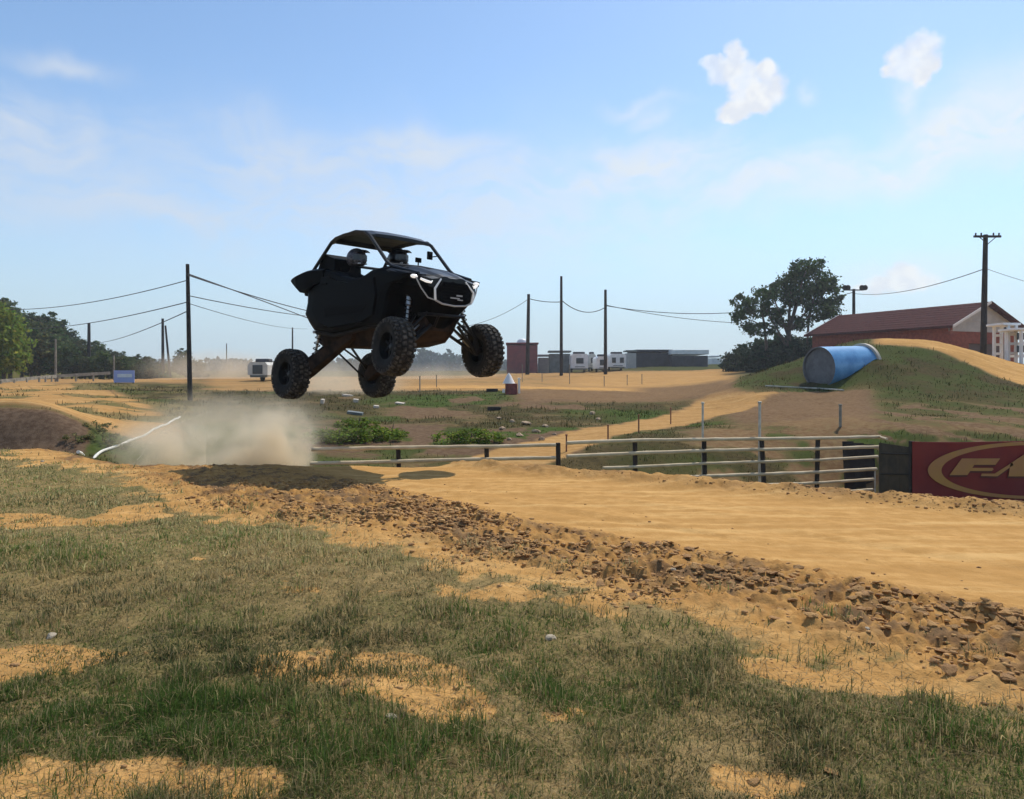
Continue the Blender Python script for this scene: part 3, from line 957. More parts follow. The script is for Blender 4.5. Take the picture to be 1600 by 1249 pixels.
    # accent strips round the grille
    for sd in (-1, 1):
        st = MB(); st.tube([(1.585, sd * .235, 1.095), (1.615, sd * .37, .945), (1.60, sd * .345, .79)], [.012, .017, .019], 6)
        st.build('accent_strip', M['strip'], root, True)
        s2 = MB(); s2.tube([(1.46, sd * .60, 1.10), (1.50, sd * .53, .95), (1.54, sd * .43, .815), (1.60, sd * .345, .785)], .010, 6)
        s2.build('trim_strip', M['strip_dull'], root, True)
        hl = MB()
        bm = bmesh.new(); bmesh.ops.create_uvsphere(bm, u_segments=14, v_segments=8, radius=.5)
        bmesh.ops.scale(bm, vec=(.11, .105, .058), verts=bm.verts)
        bmesh.ops.transform(bm, matrix=Euler((0, .1, -sd * .75)).to_matrix().to_4x4(), verts=bm.verts)
        bmesh.ops.translate(bm, vec=(1.42, sd * .60, 1.108), verts=bm.verts)
        hl.bm(bm)
        hl.tube([(1.50, sd * .545, 1.075), (1.545, sd * .47, 1.043), (1.575, sd * .41, 1.032), (1.575, sd * .385, 1.058)], [.017, .021, .018, .008], 7)
        hl.build('headlight', M['lamp'], root)
    s3 = MB(); s3.tube([(1.60, -.345, .785), (1.61, -.22, .74), (1.625, 0, .722), (1.61, .22, .74), (1.60, .345, .785)], .014, 6)
    s3.build('accent_strip', M['strip_dull'], root, True)
    bp = MB(); bp.tube([(1.25, -.36, .60), (1.50, -.30, .585), (1.545, 0, .58), (1.50, .30, .585), (1.25, .36, .60)], .024)
    bp.tube([(1.52, -.2, .58), (1.40, -.18, .42)], .02); bp.tube([(1.52, .2, .58), (1.40, .18, .42)], .02)
    bp.build('front_bumper', M['arm'], root, True)
    # roll cage
    cg = MB()
    for sd in (-1, 1):
        cg.tube([(1.40, sd * .50, 1.16), (1.10, sd * .56, 1.235), (.90, sd * .60, 1.285), (.80, sd * .605, 1.345), (.34, sd * .60, 1.775), (.24, sd * .595, 1.835), (-.05, sd * .59, 1.88), (-.60, sd * .585, 1.825), (-.72, sd * .595, 1.77), (-1.20, sd * .66, 1.29), (-1.27, sd * .66, 1.0)], .028)
        cg.tube([(-.62, sd * .585, 1.82), (-.66, sd * .60, 1.3), (-.66, sd * .62, .8)], .024) if sd > 9 else None
        cg.tube([(-1.22, sd * .64, 1.0), (-1.16, sd * .50, .36)], .026)
    cg.tube([(.30, -.60, 1.80), (.31, 0, 1.82), (.30, .60, 1.80)], .026)
    cg.tube([(-.66, -.59, 1.80), (-.66, 0, 1.82), (-.66, .59, 1.80)], .026)
    cg.tube([(-1.0, -.63, 1.48), (-1.0, .63, 1.48)], .024)
    cg.tube([(.80, -.6, 1.32), (.82, 0, 1.34), (.80, .6, 1.32)], .022)
    cg.build('roll_cage', M['cage'], root, True)
    rf = MB()
    def rs(x, z, w):
        return [(x, -w, z - .05), (x, -w - .015, z), (x, -w * .8, z + .032), (x, -w * .3, z + .045), (x, w * .3, z + .045), (x, w * .8, z + .032), (x, w + .015, z), (x, w, z - .05), (x, w * .85, z - .012), (x, -w * .85, z - .012)]
    rf.loft([rs(.36, 1.79, .60), rs(.20, 1.855, .61), (rs(-.05, 1.885, .61)), rs(-.35, 1.87, .61), rs(-.60, 1.835, .605), rs(-.74, 1.775, .60)])
    rf.build('roof', M['black_gloss'], root)
    mr = MB(); mr.bbox((.46, .47, 1.60), (.035, .10, .13), .012); mr.tube([(.46, .5, 1.58), (.52, .58, 1.60)], .009)
    mr.build('mirror', M['black_matte'], root)
    gp2 = MB(); gp2.tube([(.76, 0, 1.30), (.76, 0, 1.42)], .010); gp2.bbox((.76, 0, 1.45), (.03, .11, .075), .012)
    gp2.build('dash_display', M['black_matte'], root)
    # suspension
    fy, fz_, rz_ = .86, .103, -.374
    for sd in (-1, 1):
        hub = Vector((1.34, sd * .74, fz_))
        lo = MB()
        lo.tube([(1.12, sd * .26, .36), (1.34, sd * .72, fz_ - .06)], .026); lo.tube([(1.42, sd * .26, .44), (1.36, sd * .72, fz_ - .06)], .026)
        lo.tube([(1.22, sd * .46, .245), (1.385, sd * .46, .285)], .016)
        lo.build('lower_arm', M['arm'], root, True)
        up = MB()
        up.tube([(1.16, sd * .32, .62), (1.33, sd * .70, fz_ + .17)], .020); up.tube([(1.40, sd * .32, .62), (1.35, sd * .70, fz_ + .17)], .020)
        up.build('upper_arm', M['arm'], root, True)
        kn = MB(); kn.tube([(1.34, sd * .70, fz_ + .18), (1.34, sd * .735, fz_), (1.34, sd * .72, fz_ - .08)], [.03, .055, .035]); kn.tube([hub, hub + Vector((0, sd * .1, 0))], .05)
        kn.build('knuckle', M['dusty_black'], root, True)
        tr = MB(); tr.tube([(1.20, sd * .2, .52), (1.22, sd * .70, fz_ + .04)], .013)
        tr.build('tie_rod', M['steel'], root, True)
        ax = MB(); ax.tube([(1.29, sd * .2, .46), (1.34, sd * .74, fz_)], .020)
        ax.build('axle_shaft', M['arm'], root, True)
        sh = MB(); sh.tube([(1.18, sd * .47, .98), (1.26, sd * .60, .26)], .020); sh.tube([(1.185, sd * .48, .95), (1.215, sd * .525, .70)], .036)
        sk = sh.build('shock', M['steel'], root, True)
        sp = MB(); hx = []
        for i in range(110):
            q = i / 109; a = q * 2 * math.pi * 9
            base = Vector((1.19, sd * .485, .90)).lerp(Vector((1.255, sd * .59, .32)), q)
            hx.append(base + Vector((math.cos(a), math.sin(a), 0)) * .046)
        sp.tube(hx, .0085, 5); sp.build('spring', M['dusty_black'], sk, True)
        build_wheel(root, (1.34, sd * fy, fz_), math.radians(-9), sd)
        # rear
        ta = MB()
        A, B = Vector((-.02, sd * .60, .27)), Vector((-1.40, sd * .68, rz_ - .0))
        secs = []
        for q, hh, ww in ((0, .05, .04), (.12, .075, .06), (.5, .12, .075), (.8, .15, .085), (.95, .14, .085), (1.05, .08, .07)):
            p = A.lerp(B, q)
            secs.append([(p.x - hh * .26, p.y - ww, p.z - hh), (p.x - hh * .26, p.y + ww, p.z - hh), (p.x + hh * .26, p.y + ww, p.z + hh), (p.x + hh * .26, p.y - ww, p.z + hh)])
        ta.loft(secs); ta.build('trailing_arm', M['belly'], root)
        for (z0, z1) in ((.14, -.24), (.0, -.50)):
            rr = MB(); rr.tube([(-1.55, sd * .12, z0), (-1.46, sd * .70, z1)], .018); rr.build('radius_rod', M['arm'], root, True)
        hb = MB(); hb.tube([(-1.42, sd * .66, rz_), (-1.42, sd * .84, rz_)], .07); hb.build('rear_hub', M['dusty_black'], root, True)
        ax = MB(); ax.tube([(-1.38, sd * .15, .24), (-1.42, sd * .72, rz_)], .022); ax.build('axle_shaft', M['arm'], root, True)
        sh = MB(); sh.tube([(-.86, sd * .56, .95), (-1.12, sd * .63, -.18)], .022); sh.tube([(-.87, sd * .56, .9), (-.95, sd * .585, .52)], .04)
        sk = sh.build('shock', M['steel'], root, True)
        sp = MB(); hx = []
        for i in range(120):
            q = i / 119; a = q * 2 * math.pi * 10
            base = Vector((-.88, sd * .57, .84)).lerp(Vector((-1.09, sd * .625, -.06)), q)
            hx.append(base + Vector((math.cos(a), math.sin(a), 0)) * .05)
        sp.tube(hx, .009, 5); sp.build('spring', M['dusty_black'], sk, True)
        build_wheel(root, (-1.42, sd * .86, rz_), 0, sd)
        tl = MB(); tl.bbox((-1.28, sd * .50, .335), (.06, .10, .05), .012); tl.build('tail_light', M['strip_dull'], root)
    gb = MB(); gb.bbox((-1.38, 0, .32), (.36, .34, .34), .05); gb.tube([(-1.4, -.2, .62), (-1.58, -.2, .66)], .06)
    gb.build('gearbox', M['dusty_black'], root)
    return root


def build_person(y, dx, label, helmet, dz=0.0):
    root = empty('person', BUG_LOC)
    root.rotation_euler = BUG_ROT
    tag(root, label, 'person')
    pv = Vector((-.34 + dx, y, .70 + dz))
    pts = []; ed = []; rad = []
    def P(p, r, frm=None):
        pts.append(Vector(p)); rad.append(r)
        if frm is not None: ed.append((frm, len(pts) - 1))
        return len(pts) - 1
    pel = P(pv, .15)
    wa = P(pv + Vector((-.04, 0, .20)), .135, pel)
    ch = P(pv + Vector((-.07, 0, .42)), .165, wa)
    nk = P(pv + Vector((-.05, 0, .60)), .065, ch)
    P(pv + Vector((0, 0, .72)), .085, nk)
    for sd in (-1, 1):
        sh = P(pv + Vector((-.06, sd * .19, .50)), .075, ch)
        el = P(pv + Vector((.16, sd * .25, .30)), .052, sh)
        wr = P(pv + Vector((.44, sd * .16, .36)), .036, el)
        pm = P(pv + Vector((.52, sd * .15, .38)), .034, wr)
        for k in range(4):
            k1 = P(pv + Vector((.575, sd * (.185 - .024 * k), .395)), .0105, pm)
            k2 = P(pv + Vector((.60, sd * (.185 - .024 * k), .365 - .003 * k)), .0095, k1)
            P(pv + Vector((.575, sd * (.183 - .024 * k), .340)), .009, k2)
        t1 = P(pv + Vector((.54, sd * .105, .375)), .012, pm)
        P(pv + Vector((.572, sd * .10, .352)), .010, t1)
        hp = P(pv + Vector((.02, sd * .11, -.03)), .105, pel)
        kn = P(pv + Vector((.44, sd * .13, .06)), .075, hp)
        an = P(pv + Vector((.66, sd * .12, -.22)), .050, kn)
        P(pv + Vector((.80, sd * .12, -.22)), .038, an)
    me = bpy.data.meshes.new('body')
    me.from_pydata([tuple(p) for p in pts], ed, [])
    o = link('body', me, root)
    md = o.modifiers.new('skin', 'SKIN'); md.use_smooth_shade = True
    for i, r in enumerate(rad):
        me.skin_vertices[0].data[i].radius = (r, r)
    me.skin_vertices[0].data[0].use_root = True
    sb = o.modifiers.new('sub', 'SUBSURF'); sb.levels = 1; sb.render_levels = 2
    me.materials.append(M['suit'])
    hc = pv + Vector((.0, 0, .815))
    h = MB()
    bm = bmesh.new(); bmesh.ops.create_uvsphere(bm, u_segments=28, v_segments=18, radius=.5)
    for v in bm.verts:
        q = v.co
        q.x *= .36; q.y *= .30; q.z *= .325
        if q.z < 0 and q.x > -.02: q.x *= 1.0 + min(.32, -q.z * 2.6)        # chin bar
        if q.z < -.11: q.z = -.11 + (q.z + .11) * .5
        q += hc
    h.bm(bm)
    hm = h.build('helmet', helmet, o, True)
    v = MB()
    secs = []
    for zz in (-.045, .0, .045):
        secs.append([hc + Vector((.180 * math.cos(a) + .008, .153 * math.sin(a), zz)) for a in np.linspace(-1.05, 1.05, 11)] + [hc + Vector((.13 * math.cos(a), .11 * math.sin(a), zz)) for a in np.linspace(1.05, -1.05, 11)])
    v.loft(secs); v.build('visor', M['visor'], o, False)
    pk = MB()
    pk.loft([[hc + Vector((x, w * q, z + .03 * (1 - q * q))) for q in (-1, -.5, 0, .5, 1)] + [hc + Vector((x, w * q, z - .012 + .03 * (1 - q * q))) for q in (1, .5, 0, -.5, -1)] for x, w, z in ((.06, .11, .105), (.16, .105, .10), (.25, .08, .085))])
    pk.build('helmet_peak', M['helmet_b'], o)
    for vp, vs_ in (((.165, -.06, -.095), (.05, .03, .022)), ((.165, .06, -.095), (.05, .03, .022)), ((-.02, -.132, -.01), (.05, .012, .035)), ((-.07, -.118, .05), (.04, .012, .02))):
        vt = MB(); vt.bbox(hc + Vector(vp), vs_, .004); vt.build('helmet_vent', M['vent'], o)
    return root


build_buggy()
build_person(-.36, -.02, 'passenger in dark patterned helmet on the near side of the buggy', M['helmet_a'])
build_person(.36, .12, 'driver in plain dark helmet on the far side of the buggy', M['helmet_b'], .08)

# ------------------------------------------------------------------ poles and overhead cables
def P3(u, v, d):
    return Vector(world(u, v, d))


def pole(u, vt, d, r, label, name='utility_pole', cat='utility pole', m='pole', lean=0.0, group=None, ub=None, sink=.4):
    top = P3(u, vt, d)
    x = ((ub if ub is not None else u) - U0) / F * d
    zb = hz(x, d)
    b = MB()
    base = Vector((x, d, zb))
    L = top - base
    b.tube([L * q for q in (-sink / L.length, 0, .35, .7, 1)], [r * 1.12, r * 1.1, r, r * .9, r * .78], 10)
    return tag(b.build(name, M[m], None, True, loc=base), label, cat, group), top


big, big_t = pole(293, 413, 33.5, .100, 'tall dark leaning pole standing at the crest of the left grassy mound', ub=297)
pole(139, 505, 95, .22, 'dark pole against the wooded hill left of the tall dark pole')
pole(87, 530, 62, .085, 'short pale post at the foot of the wooded hill beside the guard rail', 'post', 'post', 'pole_pale')
pole(178, 556, 75, .085, 'short pale post just behind the lavender sign', 'post', 'post', 'pole_pale')
ap = empty('a_frame_pole', (0, 0, 0))
b0 = Vector(((258 - U0) / F * 95, 95, hz((258 - U0) / F * 95, 95)))
ap.location = b0
tag(ap, 'dark pole with a slanting brace pole beside it, right end of the wooded hill', 'utility pole')
t0 = P3(256, 498, 95) - b0
for dx0, dx1, r in ((-.25, -.15, .20), (.65, .2, .15)):
    q = MB(); q.tube([(dx0 * 1.1, 0, -.4), (t0.x + dx1, 0, t0.z - (.0 if dx0 < 0 else .9))], [r * 1.1, r * .8]); q.build('pole_shaft' if dx0 < 0 else 'brace_pole', M['pole'], ap, True)
pole(354, 537, 150, .12, 'thin far pole left of the pale camper', m='pole_pale')
pole(457, 512, 130, .15, 'thin far pole just behind the raised rear of the buggy')
p825, t825 = pole(826, 460, 84, .22, 'dark pole standing in front of the red metal barn', ub=824)
p877, t877 = pole(877, 432, 80, .17, 'tallest of the three dark poles in the middle, beside the grey container')
p946, t946 = pole(946, 453, 84, .19, 'dark pole standing among the white campers')

tp = empty('utility_pole', (0, 0, 0))
d = 46.0
xb = (1538 - U0) / F * d
tp.location = (xb, d, hz(xb, d))
tag(tp, 'tall pole with a crossarm at its top in front of the brick building', 'utility pole')
H_ = P3(1540, 367, d).z - tp.location.z
q = MB(); q.tube([(-.08, 0, -.4), (0, 0, H_ * .5), (.08, 0, H_)], [.19, .165, .13], 12); q.build('pole_shaft', M['pole'], tp, True)
q = MB(); q.box((.08, -.17, H_ - .14), (1.68, .10, .13)); ca = q.build('crossarm', M['pole'], tp)
for k in (-.72, -.38, .38, .72):
    q = MB(); q.lathe([(.0, .0), (.05, .0), (.035, .05), (.06, .08), (.03, .16), (0, .17)], 'z', 10, (.08 + k, -.17, H_ - .075)); q.build('insulator', M['pole'], ca, True)
for sd in (-1, 1):
    q = MB(); q.tube([(.08 + sd * .52, -.2, H_ - .18), (.08, -.2, H_ - .62)], .025, 6); q.build('brace', M['pole'], tp)

lp = empty('floodlight_pole', (0, 0, 0))
d = 82.0
xb = (1334 - U0) / F * d
lp.location = (xb, d, hz(xb, d))
tag(lp, 'dark floodlight pole rising behind the left end of the brick building', 'floodlight')
H_ = P3(1334, 452, d).z - lp.location.z
q = MB(); q.tube([(0, 0, -.4), (0, 0, H_)], [.22, .16]); q.build('pole_shaft', M['pole'], lp, True)
q = MB(); q.box((0, 0, H_ - .1), (2.2, .12, .12)); q.build('crossarm', M['pole'], lp)
for dx in (-1.15, -.8, .75, 1.1):
    q = MB(); q.lathe([(0, .16), (.12, .15), (.30, -.12), (.30, -.16), (0, -.16)], 'y', 12, (dx, -.2, H_ + .12)); q.build('floodlight', M['pole'], lp, True)


def cable(a, b, sag, label, r=.022, n=24, group=None):
    a, b = Vector(a), Vector(b)
    pts = []
    for i in range(n + 1):
        t = i / n
        p = a.lerp(b, t); p.z -= sag * 4 * t * (1 - t); pts.append(p)
    k = MB(); k.tube([p - a for p in pts], r, 6)
    return tag(k.build('overhead_cable', M['cable'], None, True, loc=a), label, 'cable', group)


def on(pole_top, base, q):
    return base.lerp(pole_top, q)


bb = Vector(big.location)
def bigz(v):
    return P3(295 - (v - 600) * -.01, v, 33.4)
cable(bigz(438), P3(10, 484, 48), .35, 'topmost of the cables running left from the tall dark pole', .020)
cable(bigz(472), P3(40, 514, 60), .30, 'middle cable running left from the tall dark pole to the wooded hill', .022)
cable(bigz(486), P3(139, 536, 95), .45, 'lowest cable running left from the tall dark pole', .022)
cable(bigz(428), P3(560, 530, 60), -.1, 'upper thick cable running right from the tall dark pole behind the buggy', .026)
cable(bigz(430), P3(700, 498, 84), 1.3, 'upper thin cable running right from the tall dark pole behind the buggy', .026)
cable(bigz(462), P3(640, 492, 84), .8, 'middle cable running right from the tall dark pole behind the buggy', .022)
cable(bigz(474), P3(480, 514, 84), .35, 'lowest faint cable running right from the tall dark pole', .016)
cable(P3(640, 510, 75), P3(825, 468, 83.8), 1.4, 'cable rising from behind the buggy to the pole by the red barn', .026)
cable(P3(827, 467, 83.8), P3(876.5, 472, 80), .15, 'cable between the pole by the red barn and the tallest middle pole', .045)
cable(P3(878, 470, 80), P3(945, 481, 83.8), .85, 'sagging cable between the tallest middle pole and the pole among the campers', .045)
cable(P3(947, 478, 83.8), P3(1333, 457, 82), 1.55, 'upper cable from the pole among the campers to the floodlight pole', .042)
cable(P3(947, 477, 83.8), P3(1250, 505, 90), .75, 'lower cable from the pole among the campers into the big tree', .034)
cable(P3(1335, 459, 82), P3(1539, 420, 46), .62, 'cable from the floodlight pole to the pole with the crossarm', .026)
cable(P3(1541, 420, 46), P3(1760, 470, 46), .3, 'cable running right from the pole with the crossarm out of view', .014)

# ------------------------------------------------------------------ rail fence behind the near track
fence = empty('rail_fence', (0, 0, 0))
tag(fence, 'pale rail fence with dark posts along the far side of the near track', 'fence')
FA, FB = Vector((-3.2, 12.05, 0)), Vector((7.95, 16.1, 0))
fd = (FB - FA).normalized()
fn = Vector((fd.y, -fd.x, 0))                 # towards the viewer


def on_fence(u, v):
    k = (u - U0) / F
    # x = k*y on the fence line
    t = (k * FA.y - FA.x) / ((FB.x - FA.x) - k * (FB.y - FA.y))
    p = FA.lerp(FB, t)
    return Vector((p.x, p.y, CAMH - (v - V0) / F * p.y))


def rail(pts, r=.021):
    b = MB()
    P_ = [on_fence(*p) + fn * .055 for p in pts]
    o = P_[0].copy()
    rr = random.Random(int(pts[0][0]))
    fine = []
    for i in range(len(P_) - 1):
        for j in range(6):
            q = P_[i].lerp(P_[i + 1], j / 6); q.z += rr.uniform(-.004, .004) if (i, j) != (0, 0) else 0
            fine.append(q - o)
    fine.append(P_[-1] - o)
    b.tube(fine, r * 1.38, 10)
    return b.build('rail', M['rail'], fence, True, loc=o)


rail([(486, 702), (620, 699), (760, 697.5), (866, 695)], .024)
rail([(884, 692), (990, 688), (1100, 686.5), (1190, 685.5), (1278, 684.5), (1372, 682.5)], .026)
rail([(484, 724), (620, 720.5), (760, 717), (866, 715)], .024)
rail([(884, 713), (990, 708), (1100, 704), (1190, 702), (1278, 701), (1370, 698)], .026)
rail([(940, 731), (1010, 728.5), (1100, 724), (1190, 721), (1278, 718.5), (1368, 713)], .022)
rail([(1030, 747), (1100, 744), (1190, 740.5), (1278, 737.5), (1366, 732.5)], .026)
rail([(1150, 760), (1190, 757.5), (1278, 754), (1362, 748.5)], .022)
rail([(1260, 772), (1300, 769), (1360, 764.5)], .022)
for i, u in enumerate((622, 760, 872, 992, 1100, 1190, 1278)):
    top = on_fence(u, (701, 699, 692, 686, 684, 683, 684)[i])
    g = hz(top.x, top.y)
    b = MB(); L = top.z - min(g, top.z - .6) + .25
    b.bbox((0, 0, -L / 2), (.068, .07, L), .008)
    o = b.build('fence_post', M['post'], fence, loc=top)
    o.rotation_euler = (random.uniform(-.03, .03), random.uniform(-.05, .05), math.atan2(fd.y, fd.x))
e0, e1 = on_fence(1366, 731), on_fence(1366, 775)
b = MB(); b.tube([(0, 0, 0), (0, 0, e1.z - e0.z - .3)], .017, 6); b.build('end_post', M['stake'], fence, loc=e0 + fn * .02)
b = MB(); b.tube([(0, 0, 0), P3(1386, 686, 15.2) - (on_fence(1372, 682.5) + fn * .055)], .02, 6); b.build('rail_end', M['rail'], fence, loc=on_fence(1372, 682.5) + fn * .055)


def stake(u, vt, d, r, label, m='stake', group=None, vb=None):
    x = (u - U0) / F * d
    top = Vector(world(u, vt, d)); g = hz(x, d)
    b = MB(); L = top.z - g
    b.tube([(0, 0, -.15), (0, 0, L)], r, 6)
    b.lathe([(r * 1.5, L - .03), (r * 1.5, L), (0, L + .012)], 'z', 6)
    return tag(b.build('marker_stake', M[m], None, loc=(x, d, g)), label, 'stake', group)


sp_ = on_fence(1098, 680); stake(1098, 629, sp_.y + .25, .022, 'pale stake rising behind the fence, left of the tallest white stake')
sp_ = on_fence(1187, 680); stake(1187, 628, sp_.y + .25, .028, 'tallest white stake rising behind the rail fence')
RG = 'rusty stakes along the haul road'
for nth, u, vt, vb in (('nearest', 885, 679, 706), ('second nearest', 950, 664, 690), ('third nearest', 998, 648, 677), ('farthest', 1048, 637, 663)):
    x, y, z = hit(u, vb, 14)
    stake(u, vt, y, .020, nth + ' of the thin rusty stakes along the tan haul road behind the fence', 'stake_rust', RG)
FG = 'thin stakes on the far plain'
for nth, (u, vt, vb) in zip(('leftmost', 'second from the left', 'third from the left', 'fourth from the left', 'fifth from the left', 'third from the right', 'second from the right', 'rightmost'), ((656, 588, 612), (682, 586, 604), (816, 570, 597), (847, 583, 597), (890, 570, 600), (944, 588, 604), (980, 586, 602), (1003, 585, 600))):
    x, y, z = hit(u, vb, 24)
    stake(u, vt, y, .035, nth + ' of the thin far stakes standing on the sandy plain', 'pole_pale', FG)
x, y, z = hit(1313, 668, 14)
stake(1313, 632, y, .035, 'pale post on the slope below the blue culvert', 'pole_pale')

# ------------------------------------------------------------------ banner, dark windbreak beside it
bd = 13.0
def bx(u): return (u - U0) / F * bd
def bz(v): return CAMH - (v - V0) / F * bd
ban = empty('banner', (bx(1426), bd, hz(bx(1426), bd)))
tag(ban, 'maroon sponsor banner with golden oval and slanted letters at the right edge', 'banner')
def bl(u, v, y=0.0):
    return (bx(u) - bx(1426), y, bz(v) - ban.location.z)
u1 = 1798
b = MB()
x0, _, z0 = bl(1426, 783); x1, _, z1 = bl(u1, 690)
N_ = 40
for (ya, yb) in ((.0, .03),):
    front = [];
    secs = []
    for i in range(N_ + 1):
        q = i / N_
        xx = x0 + (x1 - x0) * q
        wv = .012 * math.sin(q * 17) + .006 * math.sin(q * 41 + 1)
        zt = z1 + (-.01 * math.sin(q * 9 + .4) - .015 * q)
        col = []
        for j in range(7):
            t = j / 6
            col.append((xx, wv * (1 - abs(2 * t - 1) * .6), z0 + (zt - z0) * t))
        col += [(p[0], p[1] + .012, p[2]) for p in col[::-1]]
        secs.append(col)
    b.loft(secs)
b.build('banner_cloth', M['banner'], ban, True)
fp = MB()
for xx in (x0 + .02, (x0 + x1) / 2, x1 - .02):
    fp.box((xx, .07, (z0 + z1) / 2 - .1), (.07, .07, z1 - z0 + .2))
fp.build('banner_frame', M['post'], ban)


def plate(polys, y, m, name, parent, th=.004):
    b = MB()
    for poly in polys:
        pts = [bl(*p)[0::2] for p in poly]
        b.prism(pts, 'y', y, y - th)
    return b.build(name, m, parent)


def oval(cu, cv, ru, rv, n=96):
    return [(cu + ru * math.cos(a), cv + rv * math.sin(a)) for a in np.linspace(0, 2 * math.pi, n, endpoint=False)]
CU, CV = 1612, 735
oo = oval(CU, CV, 163, 44.5); oi = oval(CU + 3, CV + .3, 145, 39.8)
b = MB(); n = len(oo)
vs = [bl(*p, -.020) for p in oo] + [bl(*p, -.020) for p in oi] + [bl(*p, -.014) for p in oo] + [bl(*p, -.014) for p in oi]
b.add(vs, [(k, (k + 1) % n, n + (k + 1) % n, n + k) for k in range(n)] + [(k, 2 * n + k, 2 * n + (k + 1) % n, (k + 1) % n) for k in range(n)] + [(n + k, n + (k + 1) % n, 3 * n + (k + 1) % n, 3 * n + k) for k in range(n)])
b.build('oval_print', M['gold'], ban)
oi2 = oval(CU + 3, CV + .3, 145, 39.8)


def zc(px, py):            # crop pixel of the closest look -> photograph pixel
    return (1420 + px / 8.889, 670 + py / 8.886)
Fp = [[zc(555, 640), (zc(725, 412)), zc(1255, 412), zc(1195, 500), zc(890, 498), zc(870, 545), zc(1150, 545), zc(1140, 585), zc(860, 585), zc(800, 645)]]
# F as convex pieces
Fpieces = [[zc(555, 642), zc(725, 412), zc(955, 412), zc(800, 642)], [zc(945, 412), zc(1255, 412), zc(1190, 500), zc(890, 500)], [zc(868, 543), zc(1150, 543), zc(1165, 560), zc(1140, 585), zc(840, 585)]]
mu = 1420 + 1000 / 8.889
def mm(px, py): return zc(px, py)
Mp = [[mm(1000, 622), mm(1180, 622), mm(1210, 660), mm(990, 655)], [mm(1180, 622), mm(1420, 470), mm(1440, 500), mm(1215, 660)], [mm(1400, 478), mm(1600, 350), mm(1800, 350), mm(1590, 660), mm(1370, 660)],
      [mm(1700, 350), mm(1800, 350), mm(1930, 540), mm(1850, 600)], [mm(1850, 600), mm(1930, 540), mm(2240, 350), mm(2330, 350)], [mm(2200, 370), mm(2430, 350), mm(2240, 660), mm(2000, 660)]]
F2 = [[(p[0] + 212, p[1]) for p in poly] for poly in Fpieces]
def shift(polys, a, c): return [[(p[0] + a, p[1] + c) for p in poly] for poly in polys]
for nm, polys in (('letter_f', Fpieces), ('letter_m', Mp), ('letter_f', F2)):
    plate(shift(polys, -1.2, 3.0), -.016, M['shadowp'], 'lettering_outline', ban)
    plate(polys, -.024, M['gold'], nm, ban)

wb = empty('windbreak', (0, 0, 0))
tag(wb, 'dark brown windbreak panel between the rail fence and the maroon banner', 'windbreak')
dd = 14.2
a0, a1 = P3(1374, 692, dd), P3(1424, 790, dd - .9)
wb.location = (a0.x, a0.y, hz(a0.x, a0.y))
o_ = Vector(wb.location)
ax_ = Vector((a1.x, a1.y, a0.z)) - a0
secs = []
for i in range(13):
    q = i / 12
    p = a0 + ax_ * q - o_
    yy = .03 * math.sin(q * 20)
    secs.append([(p.x, p.y + yy, a1.z - o_.z - .3), (p.x, p.y + yy * .3, p.z), (p.x, p.y + .02 + yy * .3, p.z), (p.x, p.y + .02 + yy, a1.z - o_.z - .3)])
b = MB(); b.loft(secs); b.build('windbreak_cloth', M['panel'], wb)
for vv, vv2 in ((708, 709.5), (740, 741)):
    b = MB(); p0, p1 = P3(1374, vv, dd) - o_, P3(1423, vv2, dd - .9) - o_
    b.tube([p0 + Vector((0, -.06, 0)), p1 + Vector((0, -.06, 0))], .014, 6); b.build('batten', M['post'], wb)
ds = empty('dark_board', (0, 0, 0))
tag(ds, 'dark board leaning behind the right end of the rail fence', 'board')
p0 = P3(1318, 690, 16.6); p1 = P3(1372, 772, 16.6)
ds.location = (p0.x, p0.y, hz(p0.x, p0.y))
o_ = Vector(ds.location)
for i in range(3):
    w_ = (p1.x - p0.x) / 3
    b = MB(); b.bbox((w_ * (i + .5), .06 * i, (p0.z + p1.z) / 2 - o_.z - .04 * i), (w_ - .015, .05, p0.z - p1.z), .01, (-.12, 0, 0)); b.build('board_panel', M['panel2'], ds)

# ------------------------------------------------------------------ blue culvert in the jump mound
cul = empty('culvert', (0, 0, 0))
mo = P3(1279, 575, 34.0)
cul.location = (mo.x, mo.y, mo.z - .95)
tag(cul, 'large blue culvert pipe lying in the grassy jump mound', 'culvert')
cdir = Vector((.92, .39, .03)).normalized()
Rm = .97
axm = cdir
sidev = axm.cross(Vector((0, 0, 1))).normalized(); upv = sidev.cross(axm).normalized()
def ring(c, r, n=36): return [c + (sidev * math.cos(a) + upv * math.sin(a)) * r for a in np.linspace(0, 2 * math.pi, n, endpoint=False)]
c0 = Vector((0, 0, .95)); Lc = 2.75
b = MB(); b.loft([ring(c0 + axm * t, Rm) for t in (0, .6, 1.4, 2.2, Lc)], caps=False); b.build('pipe_shell', M['culvert'], cul, True)
b = MB(); b.loft([ring(c0 + axm * .0, Rm - .06), ring(c0 + axm * Lc, Rm - .06)], caps=False); b.build('pipe_lining', M['culvert_in'], cul, True)
b = MB(); b.loft([ring(c0 - axm * .004, Rm), ring(c0 - axm * .004, Rm - .06)], caps=False); b.build('pipe_lip', M['culvert_in'], cul)
b = MB(); b.loft([ring(c0 + axm * (Lc - .12), Rm + .02), ring(c0 + axm * (Lc - .12), Rm + .12), ring(c0 + axm * (Lc + .04), Rm + .12), ring(c0 + axm * (Lc + .04), Rm + .02)], caps=False); b.build('pipe_collar', M['ring'], cul, True)
b = MB(); b.loft([ring(c0 + axm * (Lc - .02), Rm - .06), [c0 + axm * (Lc - .02)] * 36], caps=False); b.build('pipe_plug', M['culvert_in'], cul)
